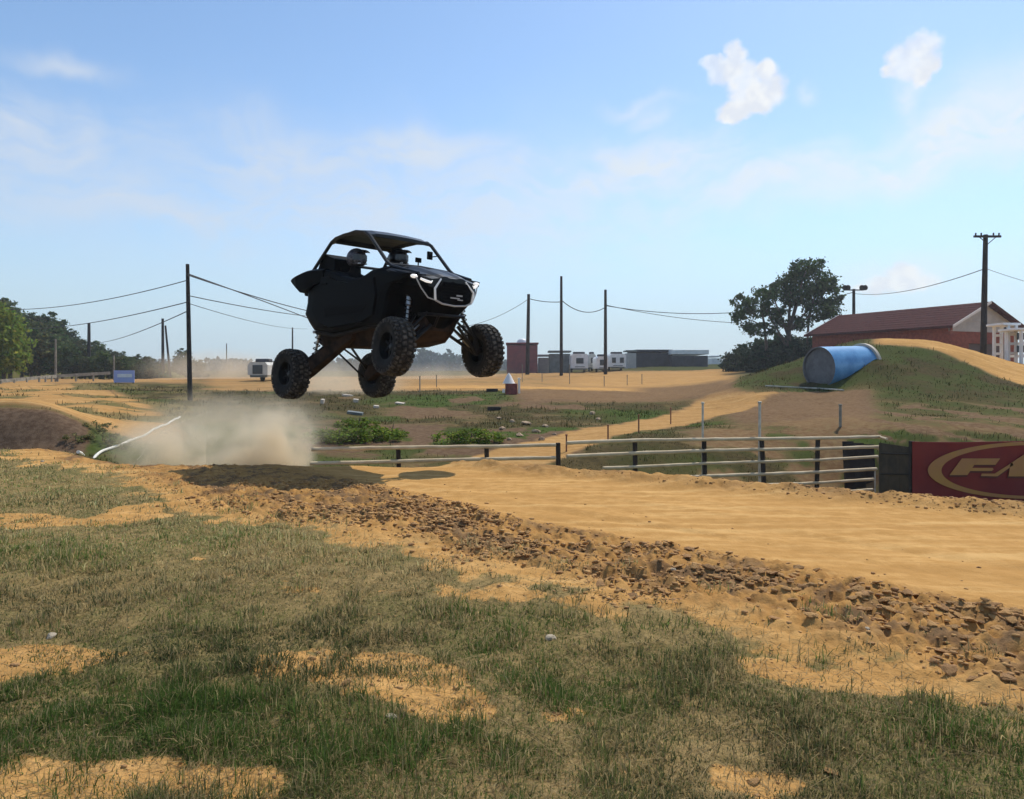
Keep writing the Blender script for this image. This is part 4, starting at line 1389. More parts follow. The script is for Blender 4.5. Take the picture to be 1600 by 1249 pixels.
b = MB(); b.loft([ring(c0 + axm * .10, Rm - .07), ring(c0 + axm * .05, Rm * .5), [c0 + axm * .04] * 36], caps=False); b.build('added_mouth_disc', M['culvert_in'], cul, True)  # grey disc added over the mouth, hides the bright inside
# strip of pale edging at its foot
pts = [hit(u, v, 20) for u, v in ((1196, 604), (1240, 606.5), (1280, 608.5), (1318, 611))]
b = MB(); o_ = Vector(pts[0]); b.tube([Vector(p) - o_ + Vector((0, 0, .03)) for p in pts], .035, 6)
tag(b.build('edging_pole', M['stake'], None, loc=o_), 'pale pole lying on the ground in front of the blue culvert', 'pole')

# ------------------------------------------------------------------ brick building
def building():
    root = empty('brick_building', (35.6, 60.0, 1.9))
    tag(root, 'long red brick building with dark red roof behind the jump mound', 'building')
    A = Vector((0, 0, 0)); lv = Vector((-5.6, 13.0, 0)); ll = 14.6; lv.normalize()
    gv = Vector((lv.y, -lv.x, 0)); gw = 8.3
    def p(l, g, z): return A + lv * l + gv * g + Vector((0, 0, z))
    ez, rz_ = 3.55, 5.45
    def slab(a, c, e, f, th, n):
        return [a, c, e, f] + [q + n * th for q in (a, c, e, f)]
    box_f = [(0, 1, 2, 3), (4, 5, 6, 7), (0, 1, 5, 4), (1, 2, 6, 5), (2, 3, 7, 6), (3, 0, 4, 7)]
    b = MB(); b.add(slab(p(0, 0, -.6), p(ll, 0, -.6), p(ll, 0, ez - .05), p(0, 0, ez - .05), .25, gv), box_f); b.build('wall', M['brick'], root)
    b = MB(); b.add(slab(p(0, gw, -.6), p(ll, gw, -.6), p(ll, gw, ez - .05), p(0, gw, ez - .05), .25, -gv), box_f); b.build('wall', M['brick'], root)
    b = MB(); b.add(slab(p(ll, .25, -.6), p(ll, gw - .25, -.6), p(ll, gw - .25, ez), p(ll, .25, ez), .25, -lv), box_f); b.build('wall', M['brick'], root)
    # front gable wall round the garage opening
    b = MB()
    for g0, g1, z0_, z1_ in ((.25, 2.2, -.6, 3.0), (6.9, gw - .25, -.6, 3.0), (2.2, 6.9, 2.05, 3.0)):
        b.add(slab(p(0, g0, z0_), p(0, g1, z0_), p(0, g1, z1_), p(0, g0, z1_), .25, lv), box_f)
    b.build('gable_wall', M['brick'], root)
    gd = MB()
    for i in range(5):
        gd.add(slab(p(.18, 2.2, -.6 + .53 * i), p(.18, 6.9, -.6 + .53 * i), p(.18, 6.9, -.1 + .53 * i), p(.18, 2.2, -.1 + .53 * i), .06, lv), box_f)
    gd.build('garage_door', M['garage'], root)
    g = MB(); g.add([p(.03, 0, 3.0), p(.03, gw, 3.0), p(.03, gw, ez), p(.03, gw / 2, rz_ - .06), p(.03, 0, ez), p(.2, 0, 3.0), p(.2, gw, 3.0), p(.2, gw, ez), p(.2, gw / 2, rz_ - .06), p(.2, 0, ez)],
                    [(0, 1, 2, 3, 4), (9, 8, 7, 6, 5)] + [(k, (k + 1) % 5, 5 + (k + 1) % 5, 5 + k) for k in range(5)])
    g.build('gable_siding', M['siding'], root)
    sl = MB()
    for i in range(8):
        zz = 3.06 + i * .27
        q = max(0, (zz + .03 - ez) / (rz_ - ez)) * gw / 2
        sl.add(slab(p(-.01, q + .05, zz), p(-.01, gw - q - .05, zz), p(-.01, gw - q - .05, zz + .035), p(-.01, q + .05, zz + .035), .05, lv), box_f)
    sl.build('siding_joint', M['siding'], root)
    ov, oe = .55, .5
    for sd in (0, 1):
        b = MB()
        nseg = 9
        sgn = 1 if sd == 0 else -1
        e0_ = -oe if sd == 0 else gw + oe
        drop = oe * (rz_ - ez) / (gw / 2)
        up = Vector((0, 0, .10))
        for i in range(nseg):          # courses of shingles, each a step over the one below
            t0, t1 = i / nseg, (i + 1) / nseg
            g0 = e0_ + (gw / 2 - e0_) * t0; g1 = e0_ + (gw / 2 - e0_) * t1
            z0_ = ez - drop + (rz_ - ez + drop) * t0; z1_ = ez - drop + (rz_ - ez + drop) * t1
            b.add([p(-ov, g0, z0_ + .05), p(ll + ov, g0, z0_ + .05), p(ll + ov, g1, z1_ + .02), p(-ov, g1, z1_ + .02), p(-ov, g0, z0_ + .095), p(ll + ov, g0, z0_ + .095), p(ll + ov, g1, z1_ + .07), p(-ov, g1, z1_ + .07)], box_f)
        rf = b.build('roof', M['roof'], root)
        b = MB()
        b.add(slab(p(-ov, e0_ - .03 * sgn, ez - drop - .1), p(ll + ov, e0_ - .03 * sgn, ez - drop - .1), p(ll + ov, e0_ - .03 * sgn, ez - drop + .12), p(-ov, e0_ - .03 * sgn, ez - drop + .12), .04, -gv * sgn), box_f)
        b.build('gutter', M['trim'] if sd else M['roof'], rf)
        for lo in (-ov - .05, ll + ov + .01):
            b = MB()
            b.add(slab(p(lo, e0_, ez - drop - .10), p(lo, gw / 2, rz_ - .10), p(lo, gw / 2, rz_ + .13), p(lo, e0_, ez - drop + .13), .04, lv), box_f)
            b.build('bargeboard', M['trim'] if sd == 0 else M['roof'], rf)
    return root


building()

# white frames beside it: two stacked-window camper ends
def white_tower(u0, u1, vt, vb, d, label, rows):
    x0, x1 = (u0 - U0) / F * d, (u1 - U0) / F * d
    zt, zb = CAMH - (vt - V0) / F * d, CAMH - (vb - V0) / F * d
    g = hz((x0 + x1) / 2, d)
    root = empty('scaffold_tower', (x0, d, g)); tag(root, label, 'tower')
    w_ = x1 - x0; h = zt - g
    for xx in (0.06, w_ - .06):
        for yy in (0, 1.3):
            b = MB(); b.box((xx, yy, h / 2 - .2), (.14, .14, h + .4)); b.build('upright', M['white'], root)
    b = MB(); b.bbox((w_ / 2 - .1, .65, h + .05), (w_ + .5, 1.6, .13), .03); b.build('top_deck', M['white'], root)
    for i in range(rows):
        zz = (zb - g) + (zt - zb) * (i + 0) / rows
        hh = (zt - zb) / rows
        b = MB(); b.box((w_ / 2, .0, zz), (w_ - .2, .12, .15)); b.box((w_ / 2, 1.3, zz), (w_ - .2, .12, .15)); b.build('crossbar', M['white'], root)
        b = MB(); b.bbox((w_ / 2, .5, zz + hh * .55), (w_ - .3, .06, hh * .55), .02); b.build('dark_panel', M['glass'], root)
    return root


white_tower(1574, 1589, 508, 552, 44, 'narrow white frame tower with dark openings by the brick building', 3)
white_tower(1594, 1640, 516, 556, 43, 'wider white frame tower cut by the right edge of the picture', 2)


# ------------------------------------------------------------------ distant sheds, containers, campers, cars
def grounded(u0, u1, d):
    x0, x1 = (u0 - U0) / F * d, (u1 - U0) / F * d
    return x0, x1, hz((x0 + x1) / 2, d)


def shed(name, cat, label, u0, u1, vt, d, depth, m, roofm, rows=0, roof_h=.25, dome=False):
    x0, x1, g = grounded(u0, u1, d)
    w_ = x1 - x0; h = CAMH - (vt - V0) / F * d - g
    r = empty(name, (x0 + w_ / 2, d, g)); tag(r, label, cat)
    b = MB(); b.box((0, depth / 2, h / 2 - .2), (w_, depth, h + .4)); b.build('wall', M[m], r)
    n_ = max(3, int(w_ / .8))
    for i in range(n_):
        b = MB(); b.box((-w_ / 2 + w_ * (i + .5) / n_, -.03, h / 2), (w_ / n_ * .5, .06, h * .96)); b.build('rib', M[m], r)
    b = MB(); b.bbox((0, depth / 2, h + roof_h / 2 + .21), (w_ + .3, depth + .3, roof_h), .05); rf = b.build('roof', M[roofm], r)
    if dome:
        b = MB(); b.lathe([(.75, 0), (.70, .3), (.45, .55), (0, .65)], 'z', 16, (0, 1.0, h + roof_h + .2)); b.build('roof_vent', M['white'], rf, True)
    return r


shed('barn', 'barn', 'tall red metal barn with white roof vent behind the front wheel of the buggy', 792, 840, 540, 105, 6, 'redbarn', 'redbarn', dome=True, roof_h=.2)
shed('shed', 'shed', 'low grey shed beside the right side of the red barn', 842, 858, 559, 108, 4, 'siding', 'siding')
shed('container', 'container', 'grey green container left of the white campers', 859, 891, 553, 104, 3, 'greybox', 'greybox')
shed('container', 'container', 'short grey container right of the white campers', 980, 994, 552, 112, 3, 'siding', 'greybox')
shed('shed', 'shed', 'long dark open shed right of the campers', 994, 1050, 552, 118, 8, 'darkshed', 'darkshed', roof_h=.35)
shed('shed', 'shed', 'long dark shed with bright white roof left of the big tree', 1050, 1106, 556, 116, 8, 'darkshed', 'white', roof_h=.7)
shed('shed', 'shed', 'pale far shed just left of the big tree', 1112, 1126, 560, 130, 5, 'white', 'white')


def camper(u0, u1, vt, d, label, body='white', windows=1):
    x0, x1, g = grounded(u0, u1, d)
    w_ = x1 - x0; h = CAMH - (vt - V0) / F * d - g
    r = empty('camper', (x0 + w_ / 2, d, g)); tag(r, label, 'camper', 'campers parked on the far plain')
    b = MB()
    pr = [(-w_ / 2, .55), (-w_ / 2, h - .25), (-w_ / 2 + .2, h), (w_ / 2 - .2, h), (w_ / 2, h - .25), (w_ / 2, .55)]
    b.prism(pr, 'y', 0, 5.5); b.build('body', M[body], r)
    for i in range(windows):
        cx = (i - (windows - 1) / 2) * w_ / windows
        b = MB(); b.bbox((cx, -.02, h * .62), (min(1.0, w_ / windows * .5), .06, .75), .02); b.build('window', M['glass'], r)
    b = MB(); b.bbox((0, -.03, h * .30), (w_ * .6, .05, .10), .02); b.build('stripe', M['greybox'], r)
    b = MB(); b.bbox((0, 1.6, h + .15), (min(w_ * .7, 2.6), 1.0, .30), .08); b.build('air_conditioner', M['darkshed'], r)
    for sd in (-1, 1):
        b = MB(); b.lathe([(0, -.12), (.33, -.12), (.36, 0), (.33, .12), (0, .12)], 'x', 16, (sd * (w_ / 2 - .25), 3.0, .36)); b.build('wheel', M['tyre'], r, True)
    b = MB(); b.box((0, .3, .45), (w_ * .85, .2, .2)); b.build('bumper', M['greybox'], r)
    return r


camper(893, 919, 553, 100, 'leftmost white camper beside the grey green container')
camper(921, 931, 553, 106, 'narrow cream camper second from left among the campers', 'offwhite')
camper(933, 950, 557, 98, 'white camper standing right behind the dark pole')
camper(953, 978, 553, 103, 'rightmost white camper on the far plain', 'white', 2)
camper(387, 418, 566, 62, 'pale camper half hidden behind the rear wheel of the buggy', 'offwhite')


def car(u0, u1, d, label, m, flip=1):
    x0, x1, g = grounded(u0, u1, d)
    L = x1 - x0; s_ = L / 4.5
    r = empty('parked_car', (x0 + L / 2, d, g)); tag(r, label, 'car')
    pr = [(-2.25, .35), (-2.25, .85), (-2.1, .98), (-1.2, 1.02), (-.9, 1.05), (2.0, 1.0), (2.25, .8), (2.25, .35)]
    top = [(-1.3, 1.0), (-.7, 1.48), (.9, 1.50), (1.75, 1.02)]
    f_ = lambda q: [(a * s_ * flip, c * s_) for a, c in q]
    b = MB(); b.prism(f_(pr), 'y', -.9 * s_, .9 * s_); b.build('body', M[m], r)
    b = MB(); b.prism(f_(top), 'y', -.75 * s_, .75 * s_); cb = b.build('cabin', M[m], r)
    for a0_, a1_ in ((-.62, -.02), (.05, .85)):
        b = MB(); b.prism(f_([(a0_ - .32 if a0_ < -.5 else a0_, 1.06), (a0_, 1.40), (a1_, 1.41), (a1_ + (.4 if a1_ > .5 else 0), 1.06)]), 'y', -.77 * s_, -.745 * s_); b.build('window', M['glass'], cb)
    for wx in (-1.4, 1.4):
        for wy in (-.82, .82):
            b = MB(); b.lathe([(0, -.1), (.30, -.1), (.34, 0), (.30, .1), (0, .1)], 'y', 16, (wx * s_, wy * s_, .34 * s_)); b.build('wheel', M['tyre'], r, True)
    return r


car(1156, 1190, 92, 'small white car parked at the foot of the big tree', 'white')

# lavender sign, guard rail, red and white marshal box
x0, x1, g = grounded(178, 210, 54)
sg = empty('sign', ((x0 + x1) / 2, 54, g)); tag(sg, 'lavender banner sign with a white band on the left dirt bank', 'sign')
w_ = x1 - x0; zt = P3(0, 579, 54).z - g; zb = P3(0, 598, 54).z - g
b = MB(); b.bbox((0, 0, (zt + zb) / 2), (w_, .05, zt - zb), .01); b.build('sign_board', M['bluesign'], sg)
b = MB(); b.box((.05, -.03, (zt + zb) / 2 + .06), (w_ * .72, .02, (zt - zb) * .28)); b.build('white_band', M['white'], sg)
for sd in (-1, 1):
    b = MB(); b.box((sd * w_ * .42, .06, zt / 2 - .3), (.07, .07, zt + .6)); b.build('sign_post', M['pole'], sg)

gr_ = empty('guard_rail', (0, 0, 0)); tag(gr_, 'pale guard rail at the far left in front of the wooded hill', 'guard rail')
pts = [P3(-140, 601, 50), P3(0, 596, 54), P3(60, 590.5, 59), P3(89, 588, 62), P3(172, 583, 66)]
gr_.location = pts[0]
b = MB(); secs = []
for p in pts:
    q = p - pts[0]; secs.append([q + Vector((0, -.03, -.13)), q + Vector((0, -.03, .13)), q + Vector((0, .03, .13)), q + Vector((0, .03, -.13))])
b.loft(secs); b.build('beam', M['pole_pale'], gr_)
for i in range(len(pts) - 1):
    for t in (0, .33, .66):
        p = pts[i].lerp(pts[i + 1], t); z = hz(p.x, p.y + .1)
        L = max(.4, p.z - z + .4)
        b = MB(); b.box(p - pts[0] + Vector((0, .1, -L / 2 + .05)), (.1, .1, L)); b.build('rail_post', M['pole_pale'], gr_)

mx, my, mz = hit(799, 616, 24)
sc_ = my / F
mb = empty('marshal_box', (mx, my, mz)); tag(mb, 'small dark red box under a white cone cover below the front wheel of the buggy', 'box')
b = MB(); b.bbox((0, 0, 8 * sc_), (19 * sc_, 16 * sc_, 17 * sc_), .03); b.build('box', M['red'], mb)
b = MB(); b.lathe([(.5 * sc_, 33 * sc_), (3 * sc_, 30 * sc_), (9 * sc_, 18 * sc_), (10 * sc_, 16.5 * sc_), (0, 16.6 * sc_)], 'z', 12, (-4 * sc_, 0, 0)); b.build('cone_cover', M['canvas'], mb, True)
b = MB(); b.bbox((-12 * sc_, -.2, 5 * sc_), (4 * sc_, 6 * sc_, 6 * sc_), .02); b.build('white_case', M['canvas'], mb)
x, y, z = hit(811, 615, 24); stake(811, 591, y, .07, 'thick pale stake just right of the small red box', 'plastic_white')
x, y, z = hit(769, 612, 24)
b = MB(); b.bbox((0, 0, .07), (.62, .3, .16), .03); tag(b.build('dark_plank', M['panel2'], None, loc=(x, y, z)), 'dark plank on the ground left of the small red box', 'plank')
x, y, z = hit(772, 641, 20)
b = MB(); b.bbox((0, 0, .06), (.52, .25, .14), .03); tag(b.build('dark_plank', M['panel2'], None, loc=(x, y, z)), 'dark plank on the grassy mound above the tan rocks', 'plank')

# scattered pale boards and lumps on the infield mound
for (u, v, w_, h_, rz_, lab) in ((543, 620, 16, 3, .5, 'upper pale board on the mound under the rear wheels'), (556, 629, 8, 5, .2, 'pale block beside the pale boards under the rear wheels'), (504, 631, 5, 7, 0, 'small white block alone on the mound behind the rear wheel'),
                             (588, 638, 8, 4, .3, 'pale block below the far rear wheel of the buggy'), (625, 632, 14, 2.5, -.3, 'flat pale board right of the far rear wheel'), (555, 648, 24, 4, 0, 'grey green plank lying above the left bright bush')):
    x, y, z = hit(u, v, 18); s_ = y / F
    b = MB(); b.bbox((0, 0, h_ * s_ / 2), (w_ * s_, .25, h_ * s_), .012, (.1, .12, rz_))
    tag(b.build('board', M['ring'] if h_ != 4 or w_ < 20 else M['greybox'], None, loc=(x, y, z)), lab, 'board')
x, y, z = hit(508, 692, 14)
b = MB(); b.lathe([(.09 + .045 * math.cos(a), .045 * math.sin(a)) for a in np.linspace(0, 2 * math.pi, 9)[:-1]], 'y', 18, (0, 0, .11), closed=True)
tag(b.build('old_tyre', M['tyre'], None, True, loc=(x, y, z)), 'old black tyre standing beside the left bright green bush', 'tyre')

# white edging pipe curving up the left mound, with a thin rope beside it
def laid(uv, r, name, m, label, cat, lift=.02, d0=11.9, n=40):
    us = np.array(uv, float)
    t = np.linspace(0, len(us) - 1, n)
    pts = []
    for q in t:
        u = np.interp(q, range(len(us)), us[:, 0]); v = np.interp(q, range(len(us)), us[:, 1])
        pts.append(hit(u, v, d0))
    pts = np.array(pts)
    for k in range(30):
        pts[1:-1] = (pts[:-2] + pts[1:-1] * 2 + pts[2:]) / 4
    z = height(pts[:, 0], pts[:, 1]) + lift
    o = Vector((pts[0, 0], pts[0, 1], z[0]))
    b = MB(); b.tube([Vector((p[0], p[1], zz)) - o for p, zz in zip(pts, z)], r, 8)
    return tag(b.build(name, M[m], None, True, loc=o), label, cat)


laid([(122, 711), (140, 711), (160, 709), (182, 703), (205, 694), (228, 684), (250, 672), (266, 662), (281, 654)], .030, 'edging_pipe', 'plastic_white', 'white plastic pipe curving up the left grassy mound', 'pipe', .05, 12.8)
laid([(214, 722), (226, 706), (240, 690), (256, 678), (272, 668), (300, 655), (331, 645)], .005, 'rope', 'stake', 'thin pale rope on the mound right of the white pipe', 'rope', .04)

# ------------------------------------------------------------------ trees and bushes
def leaf_quads(C, size, cols, rng, up=.35):
    """leaf clumps: one bent card of two quads per point"""
    n = len(C)
    a = rng.normal(size=(n, 3)); a[:, 2] += up
    a /= np.linalg.norm(a, axis=1)[:, None]
    r = rng.normal(size=(n, 3)); u = np.cross(a, r); u /= np.linalg.norm(u, axis=1)[:, None]
    w = np.cross(a, u)
    s = (size * rng.uniform(.55, 1.3, n))[:, None]
    tip = rng.uniform(.15, .5, n)[:, None]
    V = np.stack([C - u * s, C - w * s * .55 + a * s * .12, C + u * s - a * s * tip, C + w * s * .55 + a * s * .12], 1).reshape(-1, 3)
    i = np.arange(n)[:, None] * 4
    Fq = np.concatenate([i + np.array([[0, 1, 3]]), i + np.array([[1, 2, 3]])])
    A = np.repeat(np.concatenate([cols, np.ones((n, 1))], 1), 4, 0)
    return V, Fq, A


def crown_points(blobs, n, rng, hollow=.45):
    """points in clumps through blob volumes (cx,cy,cz,rx,ry,rz)"""
    B = np.array(blobs, float)
    vol = B[:, 3] * B[:, 4] * B[:, 5]
    out = []
    for b, k in zip(B, (vol ** .8 / (vol ** .8).sum() * n).astype(int)):
        nc = max(6, k // 26)
        d = rng.normal(size=(nc, 3)); d /= np.linalg.norm(d, axis=1)[:, None]
        rad = rng.uniform(hollow, 1.0, nc)[:, None] ** .6
        cc = d * rad * b[3:6] + b[:3]
        sig = .17 * (b[3] * b[4] * b[5]) ** (1 / 3)
        idx = rng.integers(0, nc, k)
        out.append(cc[idx] + rng.normal(size=(k, 3)) * sig * np.array([1, 1, .8]))
    return np.concatenate(out)


def leaf_cols(n, base, rng, var=.25, dry=.0):
    c = np.array(base)[None] * (1 + rng.normal(size=(n, 1)) * var).clip(.35, 1.9)
    c[:, 0] *= (1 + rng.normal(size=n) * .15).clip(.5, 1.6)
    return c.clip(.005, .6)


def crown_mesh(name, blobs, n, size, base, seed, var=.25):
    rng = np.random.default_rng(seed)
    C = crown_points(blobs, n, rng)
    V, Fq, A = leaf_quads(C, size, leaf_cols(len(C), base, rng, var), rng)
    me = np_mesh(name, V, [Fq], {'leaf': A})
    me.materials.append(M['leaf'])
    return me


def trunk_mb(h, r, limbs, rng, fork=.4):
    b = MB()
    b.tube([(0, 0, -.4), (0, 0, .1), (.05 * h * .1, 0, h * .35), (rng.uniform(-.03, .03) * h, 0, h * .62), (rng.uniform(-.06, .06) * h, 0, h * .9)], [r * 1.5, r * 1.15, r * .85, r * .55, r * .18], 9)
    for (x, y, z) in limbs:
        z0 = h * rng.uniform(fork * .6, fork * 1.3)
        b.tube([(0, 0, z0), (x * .4, y * .4, z0 + (z - z0) * .45), (x * .8, y * .8, z0 + (z - z0) * .85), (x, y, z)], [r * .55, r * .38, r * .22, r * .08], 7)
    return b


def big_tree():
    d = 80.0; k = d / F
    x = (1232 - U0) / F * d; g = hz(x, d)
    root = empty('deciduous_tree', (x, d, g)); tag(root, 'large dark green tree with two lobes left of the brick building', 'tree')
    rng = np.random.default_rng(5); pr = random.Random(5)
    bl_ = []
    for (u, v, ru, rv) in ((1264, 440, 38, 24), (1294, 462, 22, 26), (1246, 462, 24, 18), (1278, 486, 26, 15), (1180, 472, 26, 17), (1162, 497, 16, 17), (1206, 494, 20, 13), (1196, 456, 15, 9), (1255, 419, 24, 9), (1300, 438, 12, 14),
                           (1246, 506, 24, 10), (1184, 516, 26, 9), (1311, 470, 8, 8), (1226, 446, 13, 10), (1232, 482, 12, 9), (1160, 470, 12, 10)):
        bl_.append(((u - 1232) * k, rng.uniform(-1.4, 1.4), CAMH - (v - V0) * k - g, ru * k, (ru + 14) * k * .8, rv * k))
    me = crown_mesh('crown', bl_, 12500, .19, (.040, .072, .020), 9, .35)
    link('crown', me, root)
    t = trunk_mb(9.5, .28, [(q[0], q[1], q[2]) for q in bl_[:9]], pr, .35)
    t.build('trunk', M['bark'], root, True)
    # second stem
    t = MB(); x2 = (1200 - 1232) * k
    t.tube([(x2, .4, -.4), (x2, .4, 2.0), (x2 - .3, .3, 5.0), (x2 - .8, .2, 7.0)], [.22, .18, .13, .05], 8)
    t.build('trunk', M['bark'], root, True)
    t = MB(); x2 = (1262 - 1232) * k
    t.tube([(x2, .2, -.4), (x2, .2, 2.0), (x2 + .2, .3, 5.0), (x2 + .8, .2, 8.0)], [.2, .17, .12, .05], 8)
    t.build('trunk', M['bark'], root, True)


big_tree()

# undergrowth at its foot: separate shrubs
shr = None
SHG = 'shrubs at the foot of the big tree'
VAR = [crown_mesh('foliage', [(0, 0, 1.0, 1.3, 1.2, 1.0), (.9, 0, .7, .8, .8, .7), (-.8, .2, .6, .8, .8, .6), (.1, 0, 1.7, .7, .7, .5)], 1500, .16, (.030, .050, .022), 21 + q, .3) for q in range(3)]


def shrub(mesh, u, v0, d, sc, label, group=None, name='shrub', zs=1.0, sink=.1):
    x = (u - U0) / F * d; g = hz(x, d)
    r = empty(name, (x, d, g - sink)); tag(r, label, 'shrub', group)
    c = link('foliage', mesh, r); c.scale = (sc, sc, sc * zs); c.rotation_euler = (0, 0, random.uniform(0, 6))
    b = MB(); b.tube([(0, 0, -.1), (.03, 0, .5 * sc), (.1, 0, 1.0 * sc)], [.05, .04, .02], 6); b.build('stem', M['bark'], r)
    return r


for i, (u, sc, d) in enumerate(((1150, 1.2, 84), (1168, 1.5, 86), (1188, 1.7, 86), (1208, 1.8, 84), (1228, 1.9, 84), (1248, 1.8, 82), (1266, 1.6, 82), (1180, 1.2, 78), (1215, 1.3, 77), (1245, 1.4, 76), (1270, 1.3, 76))):
    shrub(VAR[i % 3], u, 560, d, sc, 'dark dense shrub in the undergrowth below the big two-lobed tree', SHG)

shrub(VAR[1], 303, 575, 92, 1.15, 'lone dark shrub in the dust just right of the tall dark pole')
# wooded hill on the left
HILLV = []
for q, (n, base) in enumerate(((3200, (.072, .108, .036)), (2800, (.085, .125, .040)), (3000, (.060, .092, .038)), (2600, (.092, .108, .042)))):
    rng = np.random.default_rng(40 + q)
    bl_ = [(0, 0, 4.6, 2.2, 2.2, 2.6), (1.1, .4, 3.6, 1.7, 1.7, 1.7), (-1.2, -.3, 3.8, 1.7, 1.6, 1.8), (.2, -.2, 6.6, 1.3, 1.3, 1.2), (.3, -1.1, 2.6, 1.8, 1.4, 1.4)]
    bl_ = [(a + rng.normal() * .3, b, c + rng.normal() * .4, d * rng.uniform(.85, 1.2), e, f * rng.uniform(.85, 1.2)) for a, b, c, d, e, f in bl_]
    cm = crown_mesh('crown', bl_, n, .30, base, 50 + q, .3)
    tm = trunk_mb(6.5, .20, [(q_[0] * .8, q_[1] * .8, q_[2]) for q_ in bl_], random.Random(q), .3).mesh('trunk', True)
    tm.materials.append(M['bark'])
    HILLV.append((cm, tm))


def hill_tree(i, u, vt, d, label, group, wide=1.0, crown=None, vb=None):
    x = (u - U0) / F * d
    zt = CAMH - (vt - V0) / F * d
    g = hz(x, d) if vb is None else CAMH - (vb - V0) / F * d
    h = max(2.0, zt - g)
    r = empty('deciduous_tree', (x, d, g)); tag(r, label, 'tree', group)
    cm, tm = HILLV[i % len(HILLV)] if crown is None else crown
    s_ = h / 7.8
    rz = random.uniform(0, 6.28)
    for nm, me in (('crown', cm), ('trunk', tm)):
        o = link(nm, me, r); o.scale = (s_ * wide, s_ * wide, s_); o.rotation_euler = (0, 0, rz)
    return r


# low earth hill under the wood
def hill_top(u):
    return np.interp(u, [-300, 0, 60, 110, 160, 210, 260, 300, 330], [500, 520, 530, 548, 556, 566, 574, 582, 588])
nx_, ny_ = 40, 14
V_ = []
for j in range(ny_):
    for i in range(nx_):
        u = -420 + (345 + 420) * i / (nx_ - 1); q = j / (ny_ - 1)
        d = 78 + 90 * q
        zt = CAMH - (hill_top(u) - V0) / F * 120
        z0_ = hz((u - U0) / F * d, d)
        z = z0_ - .5 + max(0, zt - z0_) * float(sst(np.array(q), 0, .5)) * (1 - .8 * float(sst(np.array(q), .7, 1)))
        V_.append(((u - U0) / F * d, d, z))
hill_v = np.array(V_)
Fq = np.array([[j * nx_ + i, j * nx_ + i + 1, (j + 1) * nx_ + i + 1, (j + 1) * nx_ + i] for j in range(ny_ - 1) for i in range(nx_ - 1)])
hm = np_mesh('hill', hill_v, [Fq], {'cover': np.tile(np.array([[0.15, .2, .5, 1]]), (len(hill_v), 1))}, True)
hm.materials.append(M['ground'])
o = link('hill', hm); o['kind'] = 'structure'


def hill_z(x, d):
    q = (d - 78) / 90
    u = U0 + F * x / d
    zt = CAMH - (float(hill_top(u)) - V0) / F * 120
    z0_ = hz(x, d)
    return z0_ - .5 + max(0, zt - z0_) * float(sst(np.array(q), 0, .5)) * (1 - .8 * float(sst(np.array(q), .7, 1)))


def wood_top(u):
    return float(np.interp(u, [-300, -60, 0, 40, 78, 105, 130, 160, 200, 240, 262, 300], [440, 450, 460, 488, 488, 518, 524, 540, 552, 562, 570, 582]))


HG = 'trees of the wooded hill'
pr = random.Random(12)
k = 0
for row, (d, lift, step) in enumerate(((84, 26, 17), (98, 13, 19), (114, 0, 17))):
    u = -190 + row * 6
    while u < 268:
        uu_ = u + pr.uniform(-5, 5)
        vt = wood_top(uu_) + lift * (1 + .0 * uu_) * (1 if uu_ < 150 else .45) + pr.uniform(-4, 7)
        x = (uu_ - U0) / F * d
        g = hill_z(x, d)
        zt = CAMH - (vt - V0) / F * d
        if zt - g < 2.5: g = zt - 2.5
        r = hill_tree(k, uu_, vt, d, 'dark green tree in the wood on the left hill', HG, pr.uniform(1.0, 1.35), vb=V0 - (g - CAMH) * F / d)
        k += 1
        u += step * (1.0 if uu_ < 120 else .75)
GB = crown_mesh('crown', [(0, 0, 4.2, 2.6, 2.2, 3.0), (1.2, .2, 2.8, 1.7, 1.6, 2.2), (-1.4, 0, 3.0, 1.6, 1.6, 2.2), (.2, 0, 6.6, 1.5, 1.5, 1.4), (.9, -.4, 1.4, 1.5, 1.3, 1.4)], 5200, .24, (.20, .26, .045), 77, .25)
hill_tree(0, 6, 478, 66, 'bright yellow-green tree at the far left edge in front of the wood', None, .85, (GB, HILLV[0][1]))
hill_tree(0, -40, 478, 68, 'bright green tree just outside the left edge of the picture', None, 1.1, (GB, HILLV[0][1]))
hill_tree(2, 287, 546, 118, 'small rounded dark tree just left of the tall dark pole', None, 1.25)
hill_tree(2, 248, 566, 112, 'low dark conifer like tree left of the slanting brace pole', None, 1.1)

# far tree line on the horizon, one faint band
rng = np.random.default_rng(90)
pts = []
for u in np.arange(-500, 2200, 2.6):
    d = 520 + rng.normal() * 40
    h = 4.5 + 3.5 * vnoise(np.array([u / 60.]), np.array([0.]), 8)[0] + (6 if 640 < u < 720 else 0) + 3 * rng.random()
    x = (u - U0) / F * d
    g = 2.4
    n = 60
    q = rng.random((n, 3))
    pts.append(np.stack([x + (q[:, 0] - .5) * 5, d + (q[:, 1] - .5) * 8, g - 2.5 + q[:, 2] * (h + 1)], -1))
C = np.concatenate(pts)
V, Fq, A = leaf_quads(C, 1.9, leaf_cols(len(C), (.035, .05, .026), rng, .25), rng)
me = np_mesh('far_wood', V, [Fq], {'leaf': A}); me.materials.append(M['leaf'])
o = link('far_wood', me); o['kind'] = 'stuff'

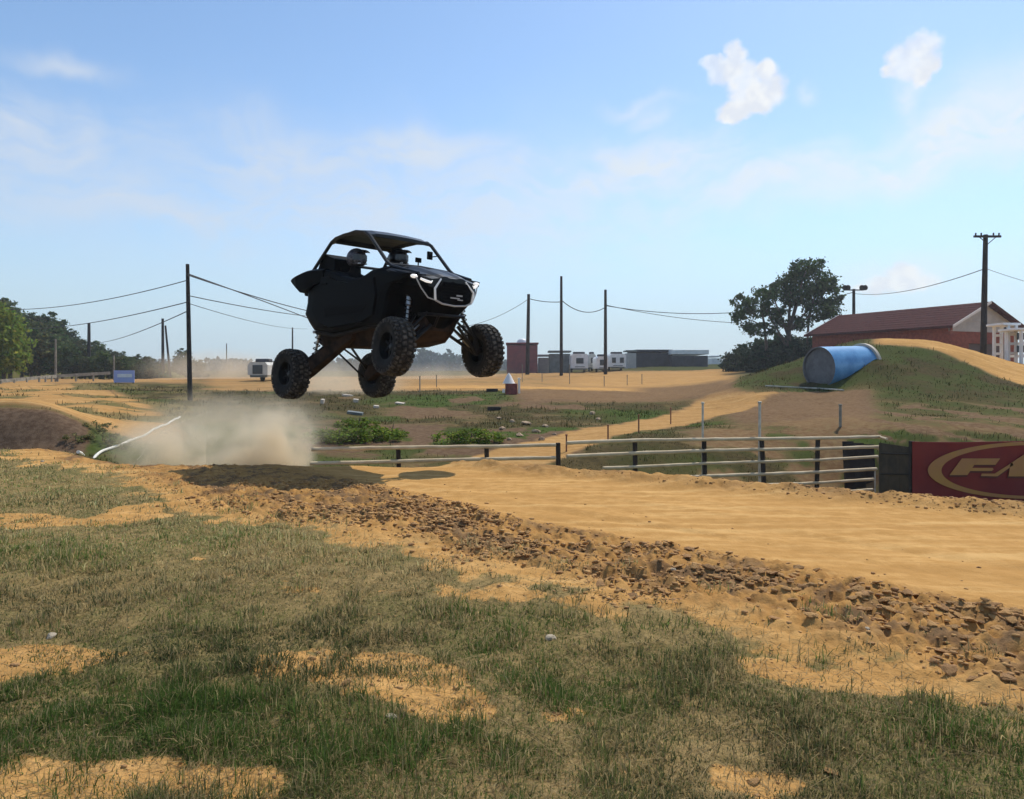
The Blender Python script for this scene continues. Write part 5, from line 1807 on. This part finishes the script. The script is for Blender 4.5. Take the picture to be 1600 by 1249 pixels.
# bright bushes and weeds on the infield mound
WEED = crown_mesh('foliage', [(0, 0, .25, .6, .5, .3), (.4, .1, .2, .4, .4, .22), (-.5, 0, .2, .4, .4, .22)], 700, .05, (.17, .165, .06), 37, .4)
BB = [crown_mesh('foliage', [(0, 0, .30, .62, .5, .32), (.5, 0, .22, .45, .4, .24), (-.55, 0, .24, .45, .4, .26), (.1, .1, .42, .35, .3, .2)], 1900, .05, (.15, .205, .030), 31 + q, .35) for q in range(2)]
for (u, v, sc, lab, q) in ((528, 692, 1.0, 'bright green low bush left of the old black tyre gap on the infield mound', 0), (575, 690, 1.05, 'second bright green bush, between the dust cloud and the middle of the mound', 1), (560, 668, .8, 'yellow-green patch of weeds above the bright bushes', 0),
                           (735, 693, 1.0, 'single bright green bush in the middle of the mound above the fence rails', 1), (612, 682, .6, 'small green weed clump right of the bright bushes', 0)):
    x, y, z = hit(u, v, 14)
    r = empty('bush', (x, y, z - .03)); tag(r, lab, 'bush')
    c = link('foliage', BB[q], r); c.scale = (sc * .95, sc, sc * .62); c.rotation_euler = (0, 0, random.uniform(-.4, .4))
    b = MB(); b.tube([(0, 0, -.05), (.02, 0, .2), (.05, 0, .35)], [.02, .015, .008], 6); b.build('stem', M['bark'], r)
for (u, v, sc, lab) in ((160, 690, .75, 'dull green weed bush on the left slope behind the grass edge'), (150, 672, .7, 'upper dull green weed bush on the left slope'), (185, 700, .55, 'small weed bush beside the white plastic pipe'), (118, 690, .6, 'weed clump at the right end of the dark dirt face')):
    x, y, z = hit(u, v, 12.5)
    r = empty('weed_bush', (x, y, z - .03)); tag(r, lab, 'bush')
    c = link('foliage', WEED, r); c.scale = (.75 * sc, .75 * sc, .55 * sc)
    b = MB(); b.tube([(0, 0, -.05), (.02, 0, .2)], [.015, .008], 6); b.build('stem', M['bark'], r)


# ------------------------------------------------------------------ rocks, clods, stones
def lump(seed, sub=2, rough=.35, flat=.75):
    rng = np.random.default_rng(seed)
    bm = bmesh.new(); bmesh.ops.create_icosphere(bm, subdivisions=sub, radius=1.0)
    dirs = rng.normal(size=(9, 3)); dirs /= np.linalg.norm(dirs, axis=1)[:, None]
    cut = rng.uniform(.45, .9, 9)
    for v in bm.verts:
        p = np.array(v.co)
        for dv, c in zip(dirs, cut):
            q = p @ dv
            if q > c: p = p - dv * (q - c) * .85
        p *= 1 + rng.normal() * rough * .22
        p[2] *= flat
        v.co = p
    me = bpy.data.meshes.new('lump'); bm.to_mesh(me); bm.free()
    return me


ROCK = [lump(100 + i) for i in range(5)]
for me in ROCK: me.materials.append(M['rock'])
for i, (u, v, w_) in enumerate(((785, 672, 16), (800, 660, 14), (812, 682, 18), (822, 664, 20), (838, 676, 18), (852, 668, 16), (796, 688, 12), (846, 688, 14), (780, 655, 12), (866, 680, 10), (765, 690, 10), (925, 648, 14), (935, 656, 10))):
    x, y, z = hit(u, v, 15); s_ = w_ * .42 / F * y
    o = link('rock', ROCK[i % 5], None, (x, y, z + s_ * .25))
    o.scale = (s_, s_ * .9, s_ * random.uniform(.7, 1.0)); o.rotation_euler = (0, 0, random.uniform(0, 6))
    tag(o, 'tan rock in the tumbled heap on the right end of the infield mound', 'rock', 'tan rocks on the infield mound')
STN = lump(130); STN.materials.append(M['stone'])
for (u, v, w_, lab) in ((860, 1000, 22, 'pale stone in the grass below the middle of the track edge'), (612, 1126, 26, 'largest pale stone in the grass at bottom centre'), (433, 1038, 12, 'small pale stone at the left end of the middle bare patch'), (80, 998, 22, 'pale stone above the bare patch at the left edge'),
                     (1356, 985, 12, 'pale stone among the clods at the right side'), (1052, 893, 10, 'small pale stone in the clods beside the track'), (66, 722, 7, 'small pale stone at the far left end of the grass')):
    x, y, z = hit(u, v, 1.8); s_ = w_ * .5 / F * y
    o = link('stone', STN, None, (x, y, z + s_ * .2)); o.scale = (s_, s_ * .8, s_ * .7); o.rotation_euler = (0, 0, random.uniform(0, 6))
    tag(o, lab, 'stone')

CL = [lump(200 + i, 2 if i < 3 else 1, .5) for i in range(6)]
CLD = []
for me in CL:
    d_ = me.copy(); d_.materials.append(M['clod_dark']); CLD.append(d_)
    me.materials.append(M['clod'])
rng = np.random.default_rng(17)
# candidate clods over the churned edge of the track, thicker where it is most torn
NC = 105000
tt = rng.uniform(-13, 5.5, NC); so = rng.uniform(3.3, 6.6, NC)
x = TX * tt + NX * so; y = TY * tt + NY * so
s, t, sfar, e, s_g, s_c, uu = layout(x, y)
w = sst(s, s_g - .25, s_g + .45) * (1 - sst(s, s_c - .35, s_c + .25)) * (.22 + 1.6 * sst(fbm(x * 1.4, y * 1.4, 4, 91), .46, .68))
w = np.maximum(w, .006 * sst(s, s_g - .5, s_g))
keep = (rng.random(NC) < w * .66) & (y > 2.2) & (y < 11.6) & (uu > -150) & (uu < 1750) & (e < .1)
cx, cy = x[keep], y[keep]
# far shoulder of the track
NF = 5200
xf = rng.uniform(-1, 8.5, NF); sf = rng.uniform(-.5, .25, NF)
sfar_ = 8.35 + .17 * np.clip(xf, 0, 6)
yf = (sfar_ + sf - NX * xf) / NY
kf = (yf > 4) & (yf < 11.4) & (rng.random(NF) < .35 + .65 * sst(xf, 2.5, 6))
cx = np.concatenate([cx, xf[kf]]); cy = np.concatenate([cy, yf[kf]])
db = np.exp(rng.uniform(math.log(1.8), math.log(8), 9000)); xb_ = rng.uniform(-.8, .8, 9000) * db
kb = (rng.random(9000) < .05 + .55 * turf_bare(xb_, db)) & (layout(xb_, db)[0] < 4.2)
NB = int(kb.sum())
cx = np.concatenate([cx, xb_[kb]]); cy = np.concatenate([cy, db[kb]])
size = np.exp(rng.normal(math.log(.0085), .62, len(cx))).clip(.004, .05)
size[-NB:] *= .55
big_spots = [(1150, 910, 60), (1270, 930, 90), (990, 862, 50), (1450, 960, 110), (1560, 985, 80), (880, 850, 80), (700, 815, 100), (600, 790, 100)]
for (u, v, ru) in big_spots:
    d = F * CAMH / (v - V0); bx_ = (u - U0) / F * d
    size *= 1 + .6 * np.exp(-(((cx - bx_) / (ru / F * d)) ** 2 + ((cy - d) / (ru / F * d * 1.2)) ** 2))
size = size.clip(.004, .034) * (1 - .5 * sst(cy, 8.5, 10.5))
cz = height(cx, cy)
app = size / cy
order = np.argsort(-app)
track = GROUND['dirt_track']
NBIG = 290
for n_, i in enumerate(order[:NBIG]):
    dark = rng.random() < .40
    o = link('dirt_clod', (CLD if dark else CL)[n_ % 3], track, (cx[i], cy[i], cz[i] + size[i] * .12))
    o.scale = size[i] * np.array([rng.uniform(.9, 1.5), rng.uniform(.8, 1.2), rng.uniform(.38, .68)])
    o.rotation_euler = (rng.uniform(-.3, .3), rng.uniform(-.3, .3), rng.uniform(0, 6.28))
rest = order[NBIG:]
Vs, Fs, off = [], [], 0
tmpl = []
for me in CL[3:]:
    v = np.array([p.co for p in me.vertices]); f = np.array([p.vertices[:] for p in me.polygons]); tmpl.append((v, f))
for half, mname in ((0, 'clod'), (1, 'clod_dark')):
    Vs, Fs, off = [], [], 0
    for i in rest[half::2] if half else rest[0::2]:
        v, f = tmpl[i % 3]
        a = (i * 2.399) % 6.283; ca, sa = math.cos(a), math.sin(a)
        q = v * size[i] * np.array([1.25, 1.0, .6])
        q = np.stack([q[:, 0] * ca - q[:, 1] * sa, q[:, 0] * sa + q[:, 1] * ca, q[:, 2]], -1) + np.array([cx[i], cy[i], cz[i] + size[i] * .15])
        Vs.append(q); Fs.append(f + off); off += len(v)
    me = np_mesh('dirt_crumbs', np.concatenate(Vs), [np.concatenate(Fs)]); me.materials.append(M[mname])
    o = link('dirt_crumbs', me); o['kind'] = 'stuff'


# ------------------------------------------------------------------ grass
def blades(x, y, z, h, w, cols, rng, lean=.5):
    n = len(x)
    a = rng.uniform(0, 2 * math.pi, n)
    la = rng.uniform(0, 2 * math.pi, n)
    l = np.abs(rng.normal(size=n)) * lean
    dx, dy = np.cos(la) * l * h, np.sin(la) * l * h
    wx, wy = np.cos(a) * w, np.sin(a) * w
    hz_ = h * np.sqrt(1 / (1 + l * l))
    B = np.stack([x, y, z - .004], -1)
    W = np.stack([wx, wy, np.zeros(n)], -1)
    m = B + np.stack([dx * .32, dy * .32, hz_ * .58], -1)
    tp = B + np.stack([dx, dy, hz_ * (1 - .25 * np.minimum(l, 1))], -1)
    V = np.stack([B - W, B + W, m + W * .75, m - W * .75, tp], 1).reshape(-1, 3)
    i = np.arange(n)[:, None] * 5
    A = np.repeat(np.concatenate([cols, np.ones((n, 1))], 1), 5, 0)
    return V, [i + np.array([[0, 1, 2, 3]]), i + np.array([[3, 2, 4]])], A


def grass_cols(x, y, rng, lush, far=0.0):
    n = len(x)
    g = np.array([.088, .138, .030]); ol = np.array([.170, .178, .058]); st = np.array([.46, .345, .165]); dk = np.array([.070, .088, .032])
    f1 = (fbm(x * 1.1 + 5, y * 1.1, 3, 101) + rng.normal(size=n) * .10 + lush * .35)
    c = np.where((f1 > .55)[:, None], g, np.where((f1 > .40)[:, None], ol, dk))
    p = .29 + .30 * sst(fbm(x * .6, y * .6, 3, 105), .45, .7) - .15 * lush + .30 * far
    c = np.where((rng.random(n) < p)[:, None], st * rng.uniform(.6, 1.1, (n, 1)), c)
    return (c * rng.uniform(.7, 1.35, (n, 1)) * (1 + .45 * np.asarray(far).reshape(-1, 1))).clip(.01, .7)


rng = np.random.default_rng(23)
N = 980000
d = np.exp(rng.uniform(math.log(1.75), math.log(13.8), N))
tn = rng.uniform(-.86, .86, N)
x, y = tn * d, d
s, t, sfar, e, s_g, s_c, uu = layout(x, y)
bare = turf_bare(x, y)
den = (1 - sst(s + .8 * (fbm(x * 3.6, y * 3.6, 4, 87, .6) - .5), s_g - .8, s_g + .15)) * (1 - .92 * bare) * (.36 + .64 * sst(fbm(x * 3.3, y * 3.3, 4, 111, .6), .38, .58)) * (.55 + .45 * sst(fbm(x * .7, y * .7, 3, 115), .35, .6))
# stray tufts in the churned dirt
den = np.maximum(den, .40 * sst(fbm(x * 2.1, y * 2.1, 3, 113), .55, .66) * (1 - sst(s, s_g + .1, s_g + .7)))
keep = (rng.random(N) < den) & (e < 1.2)
x, y, d = x[keep], y[keep], d[keep]
n = len(x)
lush = np.zeros(n)
for (u, v, ru, rv, k_) in ((330, 1105, 190, 40, 1.0), (540, 1165, 170, 42, 1.0), (700, 1200, 150, 60, .5), (1000, 1090, 260, 36, .6), (60, 870, 140, 20, .6), (430, 850, 170, 18, .5), (1480, 1150, 180, 60, .5), (760, 960, 130, 18, .4), (1080, 980, 120, 14, .8), (1260, 1020, 80, 18, .8)):
    px, py, _ = u_flat(u, v)
    lush += k_ * np.exp(-(((x - px) / (ru / F * py)) ** 2 + ((y - py) / (rv / F * py * py / CAMH)) ** 2))
lush = lush.clip(0, 1)
tuft = fbm(x * 6, y * 6, 3, 121)
h = (.022 + .050 * sst(tuft, .42, .75) + .036 * lush) * np.where(rng.random(n) < .4, rng.uniform(.35, .7, n), rng.uniform(.6, 1.35, n))
w = .00165 * (d / 2.3) ** .75 * rng.uniform(.7, 1.4, n)
V, Fg, A = blades(x, y, height(x, y), h, w, grass_cols(x, y, rng, lush, sst(d, 3.6, 6.5)), rng, .95)
me = np_mesh("grass", V, Fg, {'leaf': A}); me.materials.append(M['blade'])
o = link('grass', me); o['kind'] = 'stuff'

# dry litter lying flat between the tufts
N = 26000
d = np.exp(rng.uniform(math.log(1.75), math.log(9), N)); tn = rng.uniform(-.85, .85, N); x, y = tn * d, d
s, t, sfar, e, s_g, s_c, uu = layout(x, y)
keep = (s < s_g + .1); x, y, d = x[keep], y[keep], d[keep]; n = len(x)
c = np.array([.42, .32, .16]) * rng.uniform(.5, 1.15, (n, 1))
V, Fg, A = blades(x, y, height(x, y) + .006, np.full(n, .05) * rng.uniform(.4, 1.2, n), .0014 * (d / 2.3) ** .7, c, rng, 4.0)
me = np_mesh('dry_litter', V, Fg, {'leaf': A}); me.materials.append(M['blade'])
o = link('dry_litter', me); o['kind'] = 'stuff'

# rough pasture beyond the track
N = 150000
d = np.exp(rng.uniform(math.log(12.0), math.log(48), N)); tn = rng.uniform(-.80, .80, N); x, y = tn * d, d
cv = cover(x, y)
s, t, sfar, e, s_g, s_c, uu = layout(x, y)
den = (1 - sst(cv[:, 0], .2, .5)) * (.25 + .75 * sst(fbm(x * .9, y * .9, 3, 131), .4, .6))
keep = (rng.random(N) < den * .6) & (e > .4)
x, y, d, cv = x[keep], y[keep], d[keep], cv[keep]; n = len(x)
h = (.035 + .08 * sst(fbm(x * 1.7, y * 1.7, 3, 133), .42, .7)) * rng.uniform(.5, 1.4, n) * np.clip(d / 20, .8, 1.6)
c = grass_cols(x, y, rng, cv[:, 2] * .8) * np.array([.26, .24, .21])
V, Fg, A = blades(x, y, height(x, y), h, .006 * (d / 16) ** .9 * rng.uniform(.7, 1.4, n), c, rng, .6)
me = np_mesh('pasture_grass', V, Fg, {'leaf': A}); me.materials.append(M['blade'])
o = link('pasture_grass', me); o['kind'] = 'stuff'


# ------------------------------------------------------------------ dust and haze
def dust(u, v, d, ru, rv, rdep, dens, seed, col=(.955, .83, .64), nscale=1.6, low=.35, flat=1.0):
    k = d / F
    c = P3(u, v, d)
    o = MB().box((0, 0, 0), (2, 2, 2)).build('dust_cloud', [], None, loc=c)
    o.scale = (ru * k, rdep, rv * k)
    m = bpy.data.materials.new('dust'); m.use_nodes = True
    T = NT(m.node_tree)
    tc = T.n('ShaderNodeTexCoord')
    P = tc.outputs['Object']
    sp = T.n('ShaderNodeMapping', {'Vector': P, 'Location': (seed, seed * .7, 0), 'Scale': (ru * k, rdep, rv * k)})
    nz = T.n('ShaderNodeTexNoise', {'Vector': sp.outputs[0], 'Scale': nscale, 'Detail': 4.0, 'Roughness': .55, 'Distortion': .5}).outputs[0]
    ln = T.n('ShaderNodeVectorMath', {0: P}, operation='LENGTH').outputs['Value']
    fall = T.ramp(T.m('ADD', ln, T.m('MULTIPLY', T.m('SUBTRACT', nz, .5), .9)), .98, .25)
    dn = T.m('MULTIPLY', fall, T.ramp(nz, low, .68))
    pv = T.n('ShaderNodeVolumePrincipled', {'Color': col, 'Anisotropy': .35})
    T.set(pv.inputs['Density'], T.m('MULTIPLY', dn, dens))
    T.n('ShaderNodeOutputMaterial', {1: pv.outputs[0]})
    o.data.materials.append(m)
    o['kind'] = 'stuff'
    return o


dust(428, 698, 13.3, 84, 78, .9, 6.5, 1.0, nscale=2.1, low=.36)
dust(405, 722, 12.9, 105, 34, .6, 9.0, 31.0, low=.30)
dust(275, 712, 14.5, 115, 70, 1.0, 3.2, 5.0, nscale=2.0, low=.32)
dust(360, 676, 17.5, 200, 80, 1.8, .75, 9.0, low=.15)
dust(455, 652, 12.9, 62, 40, .5, 1.3, 41.0, nscale=2.6, low=.36)
dust(220, 690, 16.0, 80, 46, .9, .8, 47.0, low=.25)
dust(540, 600, 40, 120, 52, 5.0, .30, 13.0, nscale=.4, low=.2)
dust(340, 578, 75, 140, 38, 8.0, .16, 17.0, nscale=.25, low=.2)
dust(700, 588, 80, 130, 26, 8.0, .08, 21.0, nscale=.25, low=.2)

hzx = MB().box((0, 240, 14.0), (1300, 720, 36.0)).build('haze', [], None)
m = bpy.data.materials.new('haze'); m.use_nodes = True
T = NT(m.node_tree)
pv = T.n('ShaderNodeVolumePrincipled', {'Color': (.80, .87, .96), 'Density': .00055, 'Anisotropy': .3})
T.n('ShaderNodeOutputMaterial', {1: pv.outputs[0]})
hzx.data.materials.append(m); hzx['kind'] = 'stuff'
